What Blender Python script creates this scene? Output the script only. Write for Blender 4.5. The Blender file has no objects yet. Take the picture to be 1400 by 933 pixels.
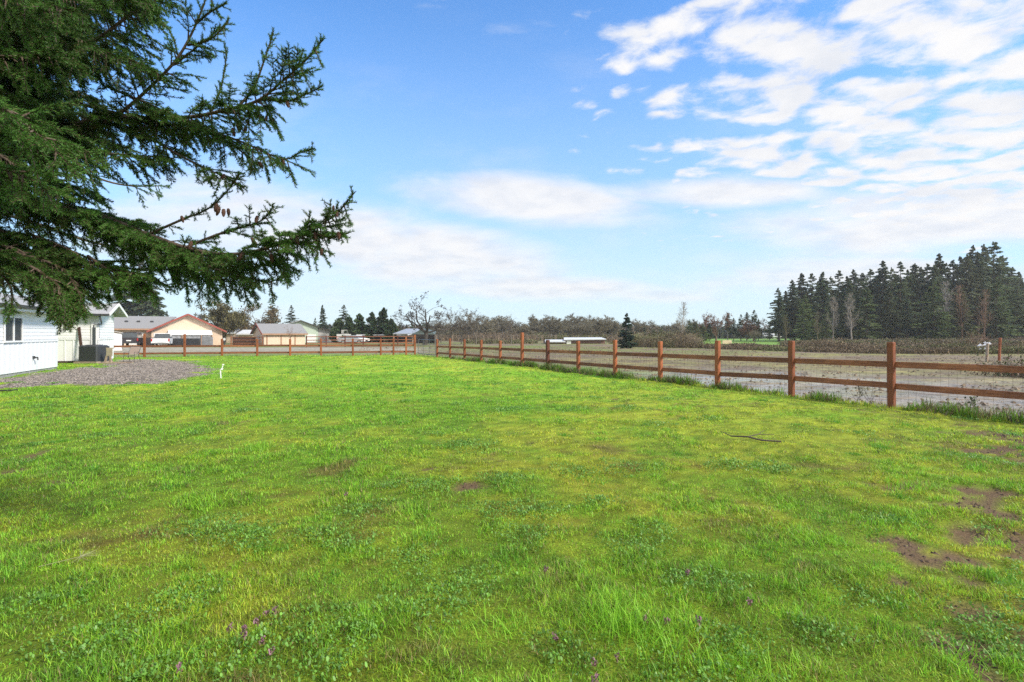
import bpy, math, random
import numpy as np
from mathutils import Vector, Matrix

random.seed(7)
rng = np.random.default_rng(7)
R = math.radians
scene = bpy.context.scene
COL = scene.collection
CZ, HY, F = 1.74, 456.0, 700.0        # eye height (m), horizon row and focal length in photo pixels


def at(px, py, Y):
    return Vector(((px - 700) / F * Y, Y, CZ - (py - HY) / F * Y))


def ground_at(px, py):
    Y = CZ * F / (py - HY)
    return ((px - 700) / F * Y, Y)


def local_x(px, cx, cy, th):
    """place along a facade turned by th for a given bearing"""
    u = (px - 700) / F; return (u * cy - cx) / (math.cos(th) - u * math.sin(th))


def px_x(px, Y):
    return (px - 700) / F * Y


# ------------------------------------------------------------------ noise
_T = np.random.default_rng(3).random((8, 256, 256))


def vn(x, y, s=0):
    x = np.asarray(x, float); y = np.asarray(y, float)
    xi = np.floor(x).astype(int); yi = np.floor(y).astype(int)
    fx = x - xi; fy = y - yi
    fx = fx * fx * (3 - 2 * fx); fy = fy * fy * (3 - 2 * fy)
    t = _T[s % 8]
    a = t[xi & 255, yi & 255]; b = t[(xi + 1) & 255, yi & 255]
    c = t[xi & 255, (yi + 1) & 255]; d = t[(xi + 1) & 255, (yi + 1) & 255]
    return a + (b - a) * fx + (c - a) * fy + (a - b - c + d) * fx * fy


def fbm(x, y, s=0, o=4):
    r = 0; w = .5; tot = 0
    for i in range(o):
        r = r + w * vn(x * 2 ** i + 17.3 * i, y * 2 ** i + 9.1 * i, s + i); tot += w; w *= .5
    return r / tot


def ss(a, b, x):
    t = np.clip((x - a) / (b - a), 0, 1)
    return t * t * (3 - 2 * t)


# ------------------------------------------------------------------ materials
def new_mat(name):
    m = bpy.data.materials.new(name); m.use_nodes = True
    nt = m.node_tree
    return m, nt, nt.nodes['Principled BSDF'], nt.nodes['Material Output']


def mat(name, col, rough=.7, var=.25, scale=6.0, metal=0.0, bump=0.0, bscale=40.0, stretch=None, spec=.4, second=None, objvar=0.0):
    m, nt, b, out = new_mat(name)
    tc = nt.nodes.new('ShaderNodeTexCoord')
    vec = tc.outputs['Object']
    if stretch:
        mp = nt.nodes.new('ShaderNodeMapping'); mp.inputs['Scale'].default_value = stretch
        nt.links.new(vec, mp.inputs['Vector']); vec = mp.outputs['Vector']
    n = nt.nodes.new('ShaderNodeTexNoise'); n.inputs['Scale'].default_value = scale
    n.inputs['Detail'].default_value = 6; n.inputs['Roughness'].default_value = .65
    nt.links.new(vec, n.inputs['Vector'])
    r = nt.nodes.new('ShaderNodeValToRGB')
    r.color_ramp.elements[0].position = .3; r.color_ramp.elements[1].position = .7
    c2 = second if second else tuple(c * (1 + var * .6) for c in col)
    c1 = tuple(c * (1 - var) for c in col)
    r.color_ramp.elements[0].color = (*c1, 1); r.color_ramp.elements[1].color = (*[min(1, c) for c in c2], 1)
    nt.links.new(n.outputs['Fac'], r.inputs['Fac'])
    csrc = r.outputs['Color']
    if objvar:                       # boards and posts weather differently
        oi = nt.nodes.new('ShaderNodeObjectInfo'); mr = nt.nodes.new('ShaderNodeMapRange')
        mr.inputs['To Min'].default_value = 1 - objvar; mr.inputs['To Max'].default_value = 1 + objvar
        nt.links.new(oi.outputs['Random'], mr.inputs['Value'])
        n4 = nt.nodes.new('ShaderNodeTexNoise'); n4.inputs['Scale'].default_value = 1.3; n4.inputs['Detail'].default_value = 4
        nt.links.new(tc.outputs['Object'], n4.inputs['Vector'])
        m4 = nt.nodes.new('ShaderNodeMapRange'); m4.inputs['From Min'].default_value = .3; m4.inputs['From Max'].default_value = .7; m4.inputs['To Min'].default_value = .72; m4.inputs['To Max'].default_value = 1.2
        nt.links.new(n4.outputs['Fac'], m4.inputs['Value'])
        mm_ = nt.nodes.new('ShaderNodeMath'); mm_.operation = 'MULTIPLY'; nt.links.new(mr.outputs['Result'], mm_.inputs[0]); nt.links.new(m4.outputs['Result'], mm_.inputs[1])
        sc = nt.nodes.new('ShaderNodeVectorMath'); sc.operation = 'SCALE'; nt.links.new(csrc, sc.inputs[0]); nt.links.new(mm_.outputs[0], sc.inputs['Scale']); csrc = sc.outputs[0]
    nt.links.new(csrc, b.inputs['Base Color'])
    b.inputs['Roughness'].default_value = rough; b.inputs['Metallic'].default_value = metal
    b.inputs['Specular IOR Level'].default_value = spec
    if bump:
        n2 = nt.nodes.new('ShaderNodeTexNoise'); n2.inputs['Scale'].default_value = bscale
        n2.inputs['Detail'].default_value = 5
        nt.links.new(vec, n2.inputs['Vector'])
        bp = nt.nodes.new('ShaderNodeBump'); bp.inputs['Strength'].default_value = bump
        bp.inputs['Distance'].default_value = .02
        nt.links.new(n2.outputs['Fac'], bp.inputs['Height']); nt.links.new(bp.outputs['Normal'], b.inputs['Normal'])
    return m


def leaf_mat(name, transl=.3, rough=.6, tint=(1, 1, 1), objvar=.25, spec=.3):
    """colour comes from the 'col' attribute; thin leaves let some light through"""
    m, nt, b, out = new_mat(name)
    at_ = nt.nodes.new('ShaderNodeAttribute'); at_.attribute_name = 'col'
    oi = nt.nodes.new('ShaderNodeObjectInfo')
    mr = nt.nodes.new('ShaderNodeMapRange'); mr.inputs['To Min'].default_value = 1 - objvar; mr.inputs['To Max'].default_value = 1 + objvar
    nt.links.new(oi.outputs['Random'], mr.inputs['Value'])
    mx = nt.nodes.new('ShaderNodeVectorMath'); mx.operation = 'SCALE'
    nt.links.new(at_.outputs['Color'], mx.inputs[0]); nt.links.new(mr.outputs['Result'], mx.inputs['Scale'])
    mt = nt.nodes.new('ShaderNodeVectorMath'); mt.operation = 'MULTIPLY'; mt.inputs[1].default_value = tint
    nt.links.new(mx.outputs[0], mt.inputs[0])
    nt.links.new(mt.outputs[0], b.inputs['Base Color'])
    b.inputs['Roughness'].default_value = rough; b.inputs['Specular IOR Level'].default_value = spec
    if transl:
        tr = nt.nodes.new('ShaderNodeBsdfTranslucent'); nt.links.new(mt.outputs[0], tr.inputs['Color'])
        ms = nt.nodes.new('ShaderNodeMixShader'); ms.inputs[0].default_value = transl
        nt.links.new(b.outputs[0], ms.inputs[1]); nt.links.new(tr.outputs[0], ms.inputs[2])
        nt.links.new(ms.outputs[0], out.inputs['Surface'])
    return m


M = {}
M['white_siding'] = mat('white_siding', (.80, .80, .80), .5, .05, 3, bump=.05)
M['white_trim'] = mat('white_trim', (.82, .82, .81), .45, .04, 3)
M['concrete'] = mat('concrete', (.32, .31, .29), .9, .3, 8, bump=.3)
M['shingle'] = mat('shingle', (.27, .27, .275), .9, .35, 14, bump=.5, stretch=(1, 1, 4))
M['shingle_pale'] = mat('shingle_pale', (.36, .36, .37), .9, .25, 12, bump=.4)
M['dark_metal'] = mat('dark_metal', (.05, .052, .056), .5, .2, 9)
M['ac_metal'] = mat('ac_metal', (.055, .06, .068), .5, .2, 12)
M['glass'] = mat('glass', (.07, .08, .085), .08, .3, 1.2, spec=.8)
M['curtain'] = mat('curtain', (.42, .42, .36), .9, .2, 5)
M['fence_wood'] = mat('fence_wood', (.35, .096, .030), .75, .38, 3.0, bump=.4, bscale=10, stretch=(9, 9, 1.2), second=(.42, .14, .055), objvar=.28)
M['rail_wood'] = mat('rail_wood', (.235, .078, .036), .75, .42, 3.0, bump=.4, bscale=8, stretch=(1.2, 9, 9), second=(.36, .14, .065), objvar=.30)
M['dark_fence_wood'] = mat('dark_fence_wood', (.13, .04, .022), .75, .35, 3.0, bump=.3, stretch=(9, 9, 1.2))
M['wire'] = mat('wire', (.10, .09, .08), .5, .2, 8, metal=.6)
M['gate_metal'] = mat('gate_metal', (.20, .20, .20), .45, .2, 8, metal=.6)
M['tan_wall'] = mat('tan_wall', (.72, .56, .42), .8, .12, 2.5, bump=.1)
M['tan_trim'] = mat('tan_trim', (.40, .24, .15), .7, .2, 4)
M['red_trim'] = mat('red_trim', (.33, .085, .06), .6, .2, 4)
M['green_wall'] = mat('green_wall', (.50, .60, .50), .6, .1, 3)
M['grey_wall'] = mat('grey_wall', (.50, .49, .48), .7, .15, 3)
M['metal_roof'] = mat('metal_roof', (.42, .44, .46), .4, .15, 3, metal=.3, stretch=(8, 1, 1))
M['metal_roof_white'] = mat('metal_roof_white', (.66, .68, .70), .4, .1, 3)
M['barn_dark'] = mat('barn_dark', (.07, .06, .055), .85, .3, 4)
M['barn_green'] = mat('barn_green', (.10, .13, .12), .6, .2, 4)
M['weathered'] = mat('weathered', (.38, .29, .21), .85, .35, 6, bump=.3, stretch=(6, 6, 1))
M['brown_board'] = mat('brown_board', (.085, .045, .032), .8, .35, 6, bump=.2)
M['sling'] = mat('sling', (.33, .26, .22), .85, .15, 20)
M['black'] = mat('black_rubber', (.02, .02, .021), .6, .2, 8)
M['white_paint'] = mat('white_vehicle_paint', (.80, .80, .80), .3, .03, 3, spec=.6)
M['dark_paint'] = mat('dark_vehicle_paint', (.03, .022, .025), .25, .1, 3, spec=.7)
M['silver_paint'] = mat('silver_vehicle_paint', (.45, .47, .50), .3, .05, 3, metal=.4)
M['red_lamp'] = mat('red_lamp', (.45, .02, .02), .3, .1, 5)
M['chrome'] = mat('chrome', (.5, .5, .5), .2, .1, 5, metal=.9)
M['tarp'] = mat('tarp', (.30, .31, .33), .8, .3, 2, bump=.2)
M['bark'] = mat('bark', (.13, .095, .07), .95, .45, 5, bump=.7, bscale=18, stretch=(5, 5, 1))
M['pale_bark'] = mat('pale_bark', (.38, .33, .28), .9, .35, 5, bump=.3, stretch=(5, 5, 1))
M['twig_bark'] = mat('twig_bark', (.11, .085, .065), .9, .3, 5)
M['grey_bark'] = mat('grey_bark', (.165, .145, .115), .9, .35, 4)
M['dark_bark'] = mat('dark_bark', (.085, .07, .058), .9, .35, 4)
M['olive_bark'] = mat('olive_bark', (.19, .155, .085), .9, .35, 4)
M['rust_bark'] = mat('rust_bark', (.23, .135, .085), .9, .3, 4)
M['cone'] = mat('cone', (.095, .045, .028), .7, .35, 60, bump=.6, bscale=120)
M['stone'] = mat('gravel_stone', (.27, .235, .22), .85, .5, 3.0, bump=.2)
M['sign_face'] = mat('sign_face', (.72, .56, .40), .6, .1, 5)
M['needles'] = leaf_mat('needles', .22, .5, objvar=0.0)
M['fir_needles'] = leaf_mat('fir_needles', .30, .65, objvar=.22)
M['grass_blades'] = leaf_mat('grass_blades', .40, .45, objvar=0.0, spec=.35)
M['weed_leaves'] = leaf_mat('weed_leaves', .3, .5, objvar=0.0, spec=.35)
M['brush_stems'] = leaf_mat('brush_stems', .05, .9, objvar=0.0)


# ------------------------------------------------------------------ mesh helpers
def np_mesh(name, V, faces, mt, parent=None, loc=(0, 0, 0), col=None, smooth=False):
    """faces: list of int arrays (n,k). V in coordinates local to parent."""
    me = bpy.data.meshes.new(name)
    V = np.ascontiguousarray(V, dtype=np.float32)
    me.vertices.add(len(V)); me.vertices.foreach_set('co', V.ravel())
    faces = [f for f in faces if len(f)]
    loops = np.concatenate([f.ravel() for f in faces]).astype(np.int32)
    tot = np.concatenate([np.full(len(f), f.shape[1], np.int32) for f in faces])
    st = np.concatenate([[0], np.cumsum(tot)[:-1]]).astype(np.int32)
    me.loops.add(len(loops)); me.loops.foreach_set('vertex_index', loops)
    me.polygons.add(len(tot)); me.polygons.foreach_set('loop_start', st)
    try:
        me.polygons.foreach_set('loop_total', tot)
    except Exception:
        pass
    me.update(calc_edges=True)
    if col is not None:
        a = me.color_attributes.new('col', 'FLOAT_COLOR', 'POINT')
        c = np.ones((len(V), 4), np.float32); c[:, :3] = col
        a.data.foreach_set('color', c.ravel())
    me.polygons.foreach_set('use_smooth', np.full(len(tot), smooth, dtype=bool))
    me.materials.append(mt)
    o = bpy.data.objects.new(name, me); COL.objects.link(o)
    o.location = loc
    if parent is not None: o.parent = parent
    return o


class MB:
    def __init__(s): s.v = []; s.f = []

    def add(s, vs, fs):
        n = len(s.v); s.v += [tuple(v) for v in vs]; s.f += [tuple(i + n for i in f) for f in fs]; return s

    def box(s, x0, x1, y0, y1, z0, z1):
        return s.add([(x0, y0, z0), (x1, y0, z0), (x1, y1, z0), (x0, y1, z0), (x0, y0, z1), (x1, y0, z1), (x1, y1, z1), (x0, y1, z1)],
                     [(0, 3, 2, 1), (4, 5, 6, 7), (0, 1, 5, 4), (1, 2, 6, 5), (2, 3, 7, 6), (3, 0, 4, 7)])

    def bbox(s, x0, x1, y0, y1, z0, z1, b=.01):
        """box with chamfered vertical edges and top"""
        o = [(x0 + b, y0), (x1 - b, y0), (x1, y0 + b), (x1, y1 - b), (x1 - b, y1), (x0 + b, y1), (x0, y1 - b), (x0, y0 + b)]
        cx, cy = (x0 + x1) / 2, (y0 + y1) / 2
        v = [(x, y, z0) for x, y in o] + [(x, y, z1 - b) for x, y in o]
        k = 1 - 2 * b / max(1e-6, min(x1 - x0, y1 - y0))
        v += [(cx + (x - cx) * k, cy + (y - cy) * k, z1) for x, y in o]
        f = [tuple(range(7, -1, -1)), tuple(range(16, 24))]
        for i in range(8):
            j = (i + 1) % 8; f += [(i, j, 8 + j, 8 + i), (8 + i, 8 + j, 16 + j, 16 + i)]
        return s.add(v, f)

    def beam(s, p, q, w, h, up=(0, 0, 1)):
        p = Vector(p); q = Vector(q); d = (q - p).normalized(); up = Vector(up)
        if abs(d.dot(up)) > .95: up = Vector((0, 1, 0))
        a = d.cross(up).normalized() * w / 2; b = a.cross(d).normalized() * h / 2
        vs = [p - a - b, p + a - b, p + a + b, p - a + b, q - a - b, q + a - b, q + a + b, q - a + b]
        return s.add(vs, [(0, 3, 2, 1), (4, 5, 6, 7), (0, 1, 5, 4), (1, 2, 6, 5), (2, 3, 7, 6), (3, 0, 4, 7)])

    def tube(s, pts, rad, n=8, cap=True):
        pts = [Vector(p) for p in pts]
        if not hasattr(rad, '__len__'): rad = [rad] * len(pts)
        vs = []; fs = []
        for i, p in enumerate(pts):
            d = (pts[min(i + 1, len(pts) - 1)] - pts[max(i - 1, 0)]).normalized()
            u = Vector((0, 0, 1)) if abs(d.z) < .9 else Vector((1, 0, 0))
            a = d.cross(u).normalized(); b = d.cross(a)
            for k in range(n):
                t = 2 * math.pi * k / n; vs.append(p + (a * math.cos(t) + b * math.sin(t)) * rad[i])
        for i in range(len(pts) - 1):
            for k in range(n):
                j = (k + 1) % n; fs.append((i * n + k, i * n + j, (i + 1) * n + j, (i + 1) * n + k))
        if cap: fs += [tuple(range(n - 1, -1, -1)), tuple((len(pts) - 1) * n + k for k in range(n))]
        return s.add(vs, fs)

    def prism(s, outline, y0, y1, plane='xz'):
        """outline of (a,b) extruded along the third axis"""
        n = len(outline)
        mk = {'xz': lambda a, b, c: (a, c, b), 'yz': lambda a, b, c: (c, a, b), 'xy': lambda a, b, c: (a, b, c)}[plane]
        vs = [mk(a, b, y0) for a, b in outline] + [mk(a, b, y1) for a, b in outline]
        fs = [tuple(range(n)), tuple(range(2 * n - 1, n - 1, -1))] + [(i, n + i, n + (i + 1) % n, (i + 1) % n) for i in range(n)]
        return s.add(vs, fs)

    def xf(s, mtx, start=0):
        s.v = s.v[:start] + [tuple(mtx @ Vector(v)) for v in s.v[start:]]; return s

    def build(s, name, mt, parent=None, smooth=False, loc=(0, 0, 0), world=False):
        me = bpy.data.meshes.new(name)
        v = s.v
        if world and parent is not None:
            L = parent.location; v = [(a - L.x, b - L.y, c - L.z) for a, b, c in v]
        me.from_pydata(v, [], s.f); me.update()
        if smooth: me.polygons.foreach_set('use_smooth', [True] * len(me.polygons))
        import bmesh
        bm = bmesh.new(); bm.from_mesh(me); bmesh.ops.recalc_face_normals(bm, faces=bm.faces); bm.to_mesh(me); bm.free()
        me.materials.append(mt)
        o = bpy.data.objects.new(name, me); COL.objects.link(o); o.location = loc
        if parent is not None: o.parent = parent
        return o


def tag(o, label=None, cat=None, group=None, kind=None):
    if label: o['label'] = label
    if cat: o['category'] = cat
    if group: o['group'] = group
    if kind: o['kind'] = kind
    return o


def thing(name, label, cat, loc=(0, 0, 0), rz=0, group=None):
    o = bpy.data.objects.new(name, None); COL.objects.link(o); o.empty_display_size = .3
    o.location = loc; o.rotation_euler = (0, 0, rz)
    return tag(o, label, cat, group)


def dup(root, loc, rz=0, s=1, label=None, cat=None, group=None):
    r = root.copy(); COL.objects.link(r); r.location = loc; r.rotation_euler = (0, 0, rz)
    r.scale = s if hasattr(s, '__len__') else (s, s, s)
    if label: r['label'] = label
    if group: r['group'] = group
    elif 'group' in r: del r['group']
    for ch in list(root.children):
        c = ch.copy(); COL.objects.link(c); c.parent = r
        for g in list(ch.children):
            d = g.copy(); COL.objects.link(d); d.parent = c
    return r


# ------------------------------------------------------------------ layout of the fences
P0 = np.array([519 * 12.09 / 700, 12.09]); DP = np.array([-69.75 * 12.09 / 700, .1755 * 12.09])


def rpost(n): return P0 + DP * n


RF_END = rpost(12)
LA = np.array([-26.8, 37.3]); LB = np.array([-7.85, 41.2])


def left_line(px):
    u = (px - 700) / 700; d = LB - LA
    t = (u * LA[1] - LA[0]) / (d[0] - u * d[1]); return LA + d * t


def inside_lawn(x, y):
    """signed distance-like: >0 inside the fenced lawn"""
    n1 = np.array([DP[1], -DP[0]]); n1 = n1 / np.linalg.norm(n1)
    d1 = -((x - P0[0]) * n1[0] + (y - P0[1]) * n1[1])
    d = (LB - LA) / np.linalg.norm(LB - LA); n2 = np.array([-d[1], d[0]])
    d2 = -((x - LA[0]) * n2[0] + (y - LA[1]) * n2[1])
    g = (RF_END - LB) / np.linalg.norm(RF_END - LB); n3 = np.array([-g[1], g[0]])
    d3 = -((x - LB[0]) * n3[0] + (y - LB[1]) * n3[1])
    return np.minimum(np.minimum(d1, d2), np.where(x > LB[0] - 1, d3, 99))


# ---- gravel patch outline
GP = [ground_at(*p) for p in [(-60, 545), (0, 531), (60, 531), (110, 527), (160, 526), (215, 524), (262, 519), (292, 513), (285, 503), (262, 495), (205, 491.5), (165, 492), (150, 497), (125, 502), (84, 505.5), (40, 512), (0, 519), (-60, 531)]]


def poly_dist(x, y, P):
    """signed distance to polygon (positive inside)"""
    x = np.asarray(x, float); y = np.asarray(y, float)
    ins = np.zeros(x.shape, bool); dm = np.full(x.shape, 1e9)
    n = len(P)
    for i in range(n):
        ax, ay = P[i]; bx, by = P[(i + 1) % n]
        c = ((ay > y) != (by > y)) & (x < (bx - ax) * (y - ay) / (by - ay + 1e-12) + ax)
        ins ^= c
        ex, ey = bx - ax, by - ay
        t = np.clip(((x - ax) * ex + (y - ay) * ey) / (ex * ex + ey * ey), 0, 1)
        dm = np.minimum(dm, np.hypot(x - ax - t * ex, y - ay - t * ey))
    return np.where(ins, dm, -dm)


def gravel_mask(x, y):
    d = poly_dist(x, y, GP)
    return ss(-.25, .35, d + (fbm(x * 1.3, y * 1.3, 2) - .5) * 1.6 - .9 * ss(.56, .72, fbm(x * .8 + 4, y * .8, 5)) * (d < 2.2))


MUD = [(1392, 598, 1.3), (1400, 620, 1.0), (1372, 672, .45), (1375, 700, .5), (1300, 690, .35), (1262, 668, .3), (1232, 740, .28), (1255, 762, .3), (1345, 690, .4), (1395, 742, .5),
       (1195, 663, .35), (1240, 800, .25), (1310, 835, .2), (1350, 905, .32), (1290, 880, .18), (1265, 818, .16), (1395, 840, .4), (640, 664, .35), (595, 640, .25), (300, 578, .4), (40, 625, .5), (250, 640, .3),
       (845, 545, .4), (1015, 735, .18), (860, 880, .1), (505, 905, .1), (585, 900, .08), (940, 700, .15), (90, 660, .3), (1320, 765, .3), (1335, 800, .22), (20, 640, .35)]
MUDW = [(*ground_at(a, b), r * (.62 if a > 1340 else .45)) for a, b, r in MUD]


def mud_mask(x, y):
    m = np.zeros(np.shape(x))
    w = (fbm(x * 4.5, y * 4.5, 1) - .5)
    for mx, my, r in MUDW:
        d = np.hypot((x - mx), (y - my) * .75) / r
        m = np.maximum(m, ss(1.15, .45, d + w * 3.4))
    # band of poached soil along the right hand side
    side = ss(3.6, 7.5, x - .35 * y) * ss(18, 5, y) * ss(.57, .68, fbm(x * 2.6, y * 2.6, 6))
    return np.clip(np.maximum(m, side * .35), 0, 1)


def lawn_height(x, y):
    h = .09 * (fbm(x * .35, y * .35, 4, 3) - .5) + .075 * (fbm(x * 1.6, y * 1.6, 2, 3) - .5) + .022 * (fbm(x * 4.5, y * 4.5, 1, 3) - .5)
    return h * ss(0, 4, np.abs(x + 26) + 0 * y) - .02 * mud_mask(x, y)


G_LUSH = np.array([.262, .500, .036]); G_YEL = np.array([.53, .62, .055]); G_DARK = np.array([.140, .330, .030])
G_BROWN = np.array([.27, .19, .07]); G_MUD = np.array([.15, .100, .056]); G_GRAV = np.array([.19, .165, .145])


def lawn_fields(x, y):
    n1 = fbm(x * .33, y * .33, 0); n2 = fbm(x * 1.2 + 5, y * 1.2, 3); n3 = fbm(x * 3.2, y * 3.2, 5, 3)
    u = x / np.maximum(y, 2)
    n5 = fbm(x * 7.5, y * 7.5, 2, 3)
    yel = .92 * ss(.455, .70, n1 * .30 + n2 * .30 + n3 * .2 + n5 * .2 + .085 * ss(-.4, .7, u) + .06 * ss(2.5, 7, y) - .02)
    dark = ss(.50, .64, fbm(x * 1.3 + 31, y * 1.3 + 7, 6) * .45 + n3 * .3 + n5 * .25 + .05 * ss(.1, -.8, u))
    brown = ss(.60, .76, fbm(x * .9 + 11, y * .9 + 3, 7) * .5 + n3 * .25 + n5 * .25 + .03 * ss(-.2, .6, u)) * ss(22, 10, y)
    return yel, dark, brown


def lawn_color(x, y):
    yel, dark, brown = lawn_fields(x, y)
    c = G_LUSH[None] * (1 - yel[:, None]) + G_YEL[None] * yel[:, None]
    c = c * (1 - .55 * dark[:, None]) + G_DARK[None] * .55 * dark[:, None]
    c = c * (1 - .6 * brown[:, None]) + G_BROWN[None] * .6 * brown[:, None]
    c = c * (.72 + .56 * ss(.25, .75, fbm(x * 15 + 3, y * 15, 7, 3)))[:, None]
    return c


# ------------------------------------------------------------------ ground sheets
def grid(xs, ys):
    X, Y = np.meshgrid(xs, ys); nx, ny = len(xs), len(ys)
    i = np.arange((ny - 1) * (nx - 1)); r = i // (nx - 1); c = i % (nx - 1); a = r * nx + c
    return X.ravel(), Y.ravel(), np.stack([a, a + 1, a + nx + 1, a + nx], 1)


def ground_mat(name, fine=(.55, 1.35), scale=9.0, rough=.95, wet=False, bump=.5, bscale=14, detail=8, spec=.15):
    m, nt, b, out = new_mat(name)
    a = nt.nodes.new('ShaderNodeAttribute'); a.attribute_name = 'col'
    tc = nt.nodes.new('ShaderNodeTexCoord')
    n = nt.nodes.new('ShaderNodeTexNoise'); n.inputs['Scale'].default_value = scale; n.inputs['Detail'].default_value = detail
    n.inputs['Roughness'].default_value = .7
    nt.links.new(tc.outputs['Object'], n.inputs['Vector'])
    mr = nt.nodes.new('ShaderNodeMapRange'); mr.inputs['From Min'].default_value = .3; mr.inputs['From Max'].default_value = .7
    mr.inputs['To Min'].default_value = fine[0]; mr.inputs['To Max'].default_value = fine[1]
    nt.links.new(n.outputs['Fac'], mr.inputs['Value'])
    mx = nt.nodes.new('ShaderNodeVectorMath'); mx.operation = 'SCALE'
    nt.links.new(a.outputs['Color'], mx.inputs[0]); nt.links.new(mr.outputs['Result'], mx.inputs['Scale'])
    nt.links.new(mx.outputs[0], b.inputs['Base Color'])
    b.inputs['Roughness'].default_value = rough; b.inputs['Specular IOR Level'].default_value = spec
    if wet:
        a2 = nt.nodes.new('ShaderNodeAttribute'); a2.attribute_name = 'wet'
        n3 = nt.nodes.new('ShaderNodeTexNoise'); n3.inputs['Scale'].default_value = 1.1; n3.inputs['Detail'].default_value = 7; n3.inputs['Roughness'].default_value = .6
        mp = nt.nodes.new('ShaderNodeMapping'); mp.inputs['Scale'].default_value = (.6, 1.5, 1); mp.inputs['Rotation'].default_value = (0, 0, R(-30))
        nt.links.new(tc.outputs['Object'], mp.inputs['Vector']); nt.links.new(mp.outputs['Vector'], n3.inputs['Vector'])
        r3 = nt.nodes.new('ShaderNodeMapRange'); r3.inputs['From Min'].default_value = .38; r3.inputs['From Max'].default_value = .50
        nt.links.new(n3.outputs['Fac'], r3.inputs['Value'])
        mu = nt.nodes.new('ShaderNodeMath'); mu.operation = 'MULTIPLY'
        nt.links.new(a2.outputs['Fac'], mu.inputs[0]); nt.links.new(r3.outputs['Result'], mu.inputs[1])
        r4 = nt.nodes.new('ShaderNodeMapRange'); r4.inputs['To Min'].default_value = rough; r4.inputs['To Max'].default_value = .22
        nt.links.new(mu.outputs[0], r4.inputs['Value']); nt.links.new(r4.outputs['Result'], b.inputs['Roughness'])
        r5 = nt.nodes.new('ShaderNodeMapRange'); r5.inputs['To Min'].default_value = spec; r5.inputs['To Max'].default_value = .6
        nt.links.new(mu.outputs[0], r5.inputs['Value']); nt.links.new(r5.outputs['Result'], b.inputs['Specular IOR Level'])
    n2 = nt.nodes.new('ShaderNodeTexNoise'); n2.inputs['Scale'].default_value = bscale; n2.inputs['Detail'].default_value = 6
    nt.links.new(tc.outputs['Object'], n2.inputs['Vector'])
    bp = nt.nodes.new('ShaderNodeBump'); bp.inputs['Strength'].default_value = bump; bp.inputs['Distance'].default_value = .04
    nt.links.new(n2.outputs['Fac'], bp.inputs['Height']); nt.links.new(bp.outputs['Normal'], b.inputs['Normal'])
    return m


# lawn
xs = np.concatenate([np.arange(-46, -12, .4), np.arange(-12, 14, .13)]); ys = np.concatenate([np.arange(-8, 16, .13), np.arange(16, 44, .35)])
X, Y, Fc = grid(xs, ys)
d = inside_lawn(X, Y)
Z = lawn_height(X, Y) - .22 * ss(.05, -.5, d)
c = lawn_color(X, Y); mm = mud_mask(X, Y)[:, None]; c = c * (1 - mm) + G_MUD * mm
gm = gravel_mask(X, Y)[:, None]; c = c * (1 - gm) + G_GRAV * gm
keep = d[Fc].max(1) > -.9
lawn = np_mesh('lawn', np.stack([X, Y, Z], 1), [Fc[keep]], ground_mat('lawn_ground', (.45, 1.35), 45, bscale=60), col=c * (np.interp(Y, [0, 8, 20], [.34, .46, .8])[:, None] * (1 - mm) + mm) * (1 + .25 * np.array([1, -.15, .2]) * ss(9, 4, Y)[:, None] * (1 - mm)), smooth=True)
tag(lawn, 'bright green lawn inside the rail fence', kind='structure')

# field around, reaching the horizon
xs = np.concatenate([np.linspace(-3000, -140, 14), np.arange(-135, 175, 1.0), np.linspace(180, 3000, 14)])
ys = np.concatenate([np.linspace(-300, -20, 6), np.arange(-15, 62, .6), np.arange(62, 260, 1.6), np.linspace(265, 4500, 22)])
X, Y, Fc = grid(xs, ys)
n1 = fbm(X * .12, Y * .25, 2); n2 = fbm(X * .6, Y * 1.1, 5); n3 = fbm(X * .05, Y * .09, 7)
u = X / np.maximum(Y, 1)
olive = np.array([.22, .20, .085]); soil = np.array([.20, .155, .115]); grn = np.array([.14, .20, .045]); brt = np.array([.17, .33, .06]); drive = np.array([.34, .315, .25]); pale = np.array([.34, .285, .24])
n4 = fbm(X * .5 + .25 * Y, Y * 1.5, 3); ylo = np.array([.34, .30, .11])
c = soil[None] + (olive - soil)[None] * ss(.40, .60, n1 * .4 + n2 * .6)[:, None]
k_ = (ss(.47, .66, n4) * ss(.35, .55, n1) * .75)[:, None]; c = c * (1 - k_) + ylo * k_
k_ = (ss(.50, .64, fbm(X * .9 + 9, Y * 1.9, 4)) * .6)[:, None]; c = c * (1 - k_) + np.array([.13, .095, .075]) * k_
d = inside_lawn(X, Y)
# far part greener
w = (ss(34, 60, Y) * ss(.35, .6, n1) * .7)[:, None]; c = c * (1 - w) + grn * w
# green verge just outside the right fence's far part
w = (ss(-5.5, -1.5, d) * ss(15, 23, Y) * (u > -.35) * (.5 + .5 * ss(.35, .6, n2)))[:, None]; c = c * (1 - w) + brt * .8 * w
# gravel road behind the left fence
w = (ss(46, 49, Y + 3 * (n1 - .5)) * ss(68, 63, Y) * ss(-.10, -.22, u + .1 * (n2 - .5)))[:, None]; c = c * (1 - w) + drive * w
w = (ss(40, 42, Y) * ss(48, 46, Y) * ss(-.10, -.2, u) * .8)[:, None]; c = c * (1 - w) + brt * w
# mown park beyond the brush
w = (ss(68, 72, Y) * ss(.33, .36, u) * ss(.60, .54, u))[:, None]; c = c * (1 - w) + np.array([.17, .30, .06]) * w
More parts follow.
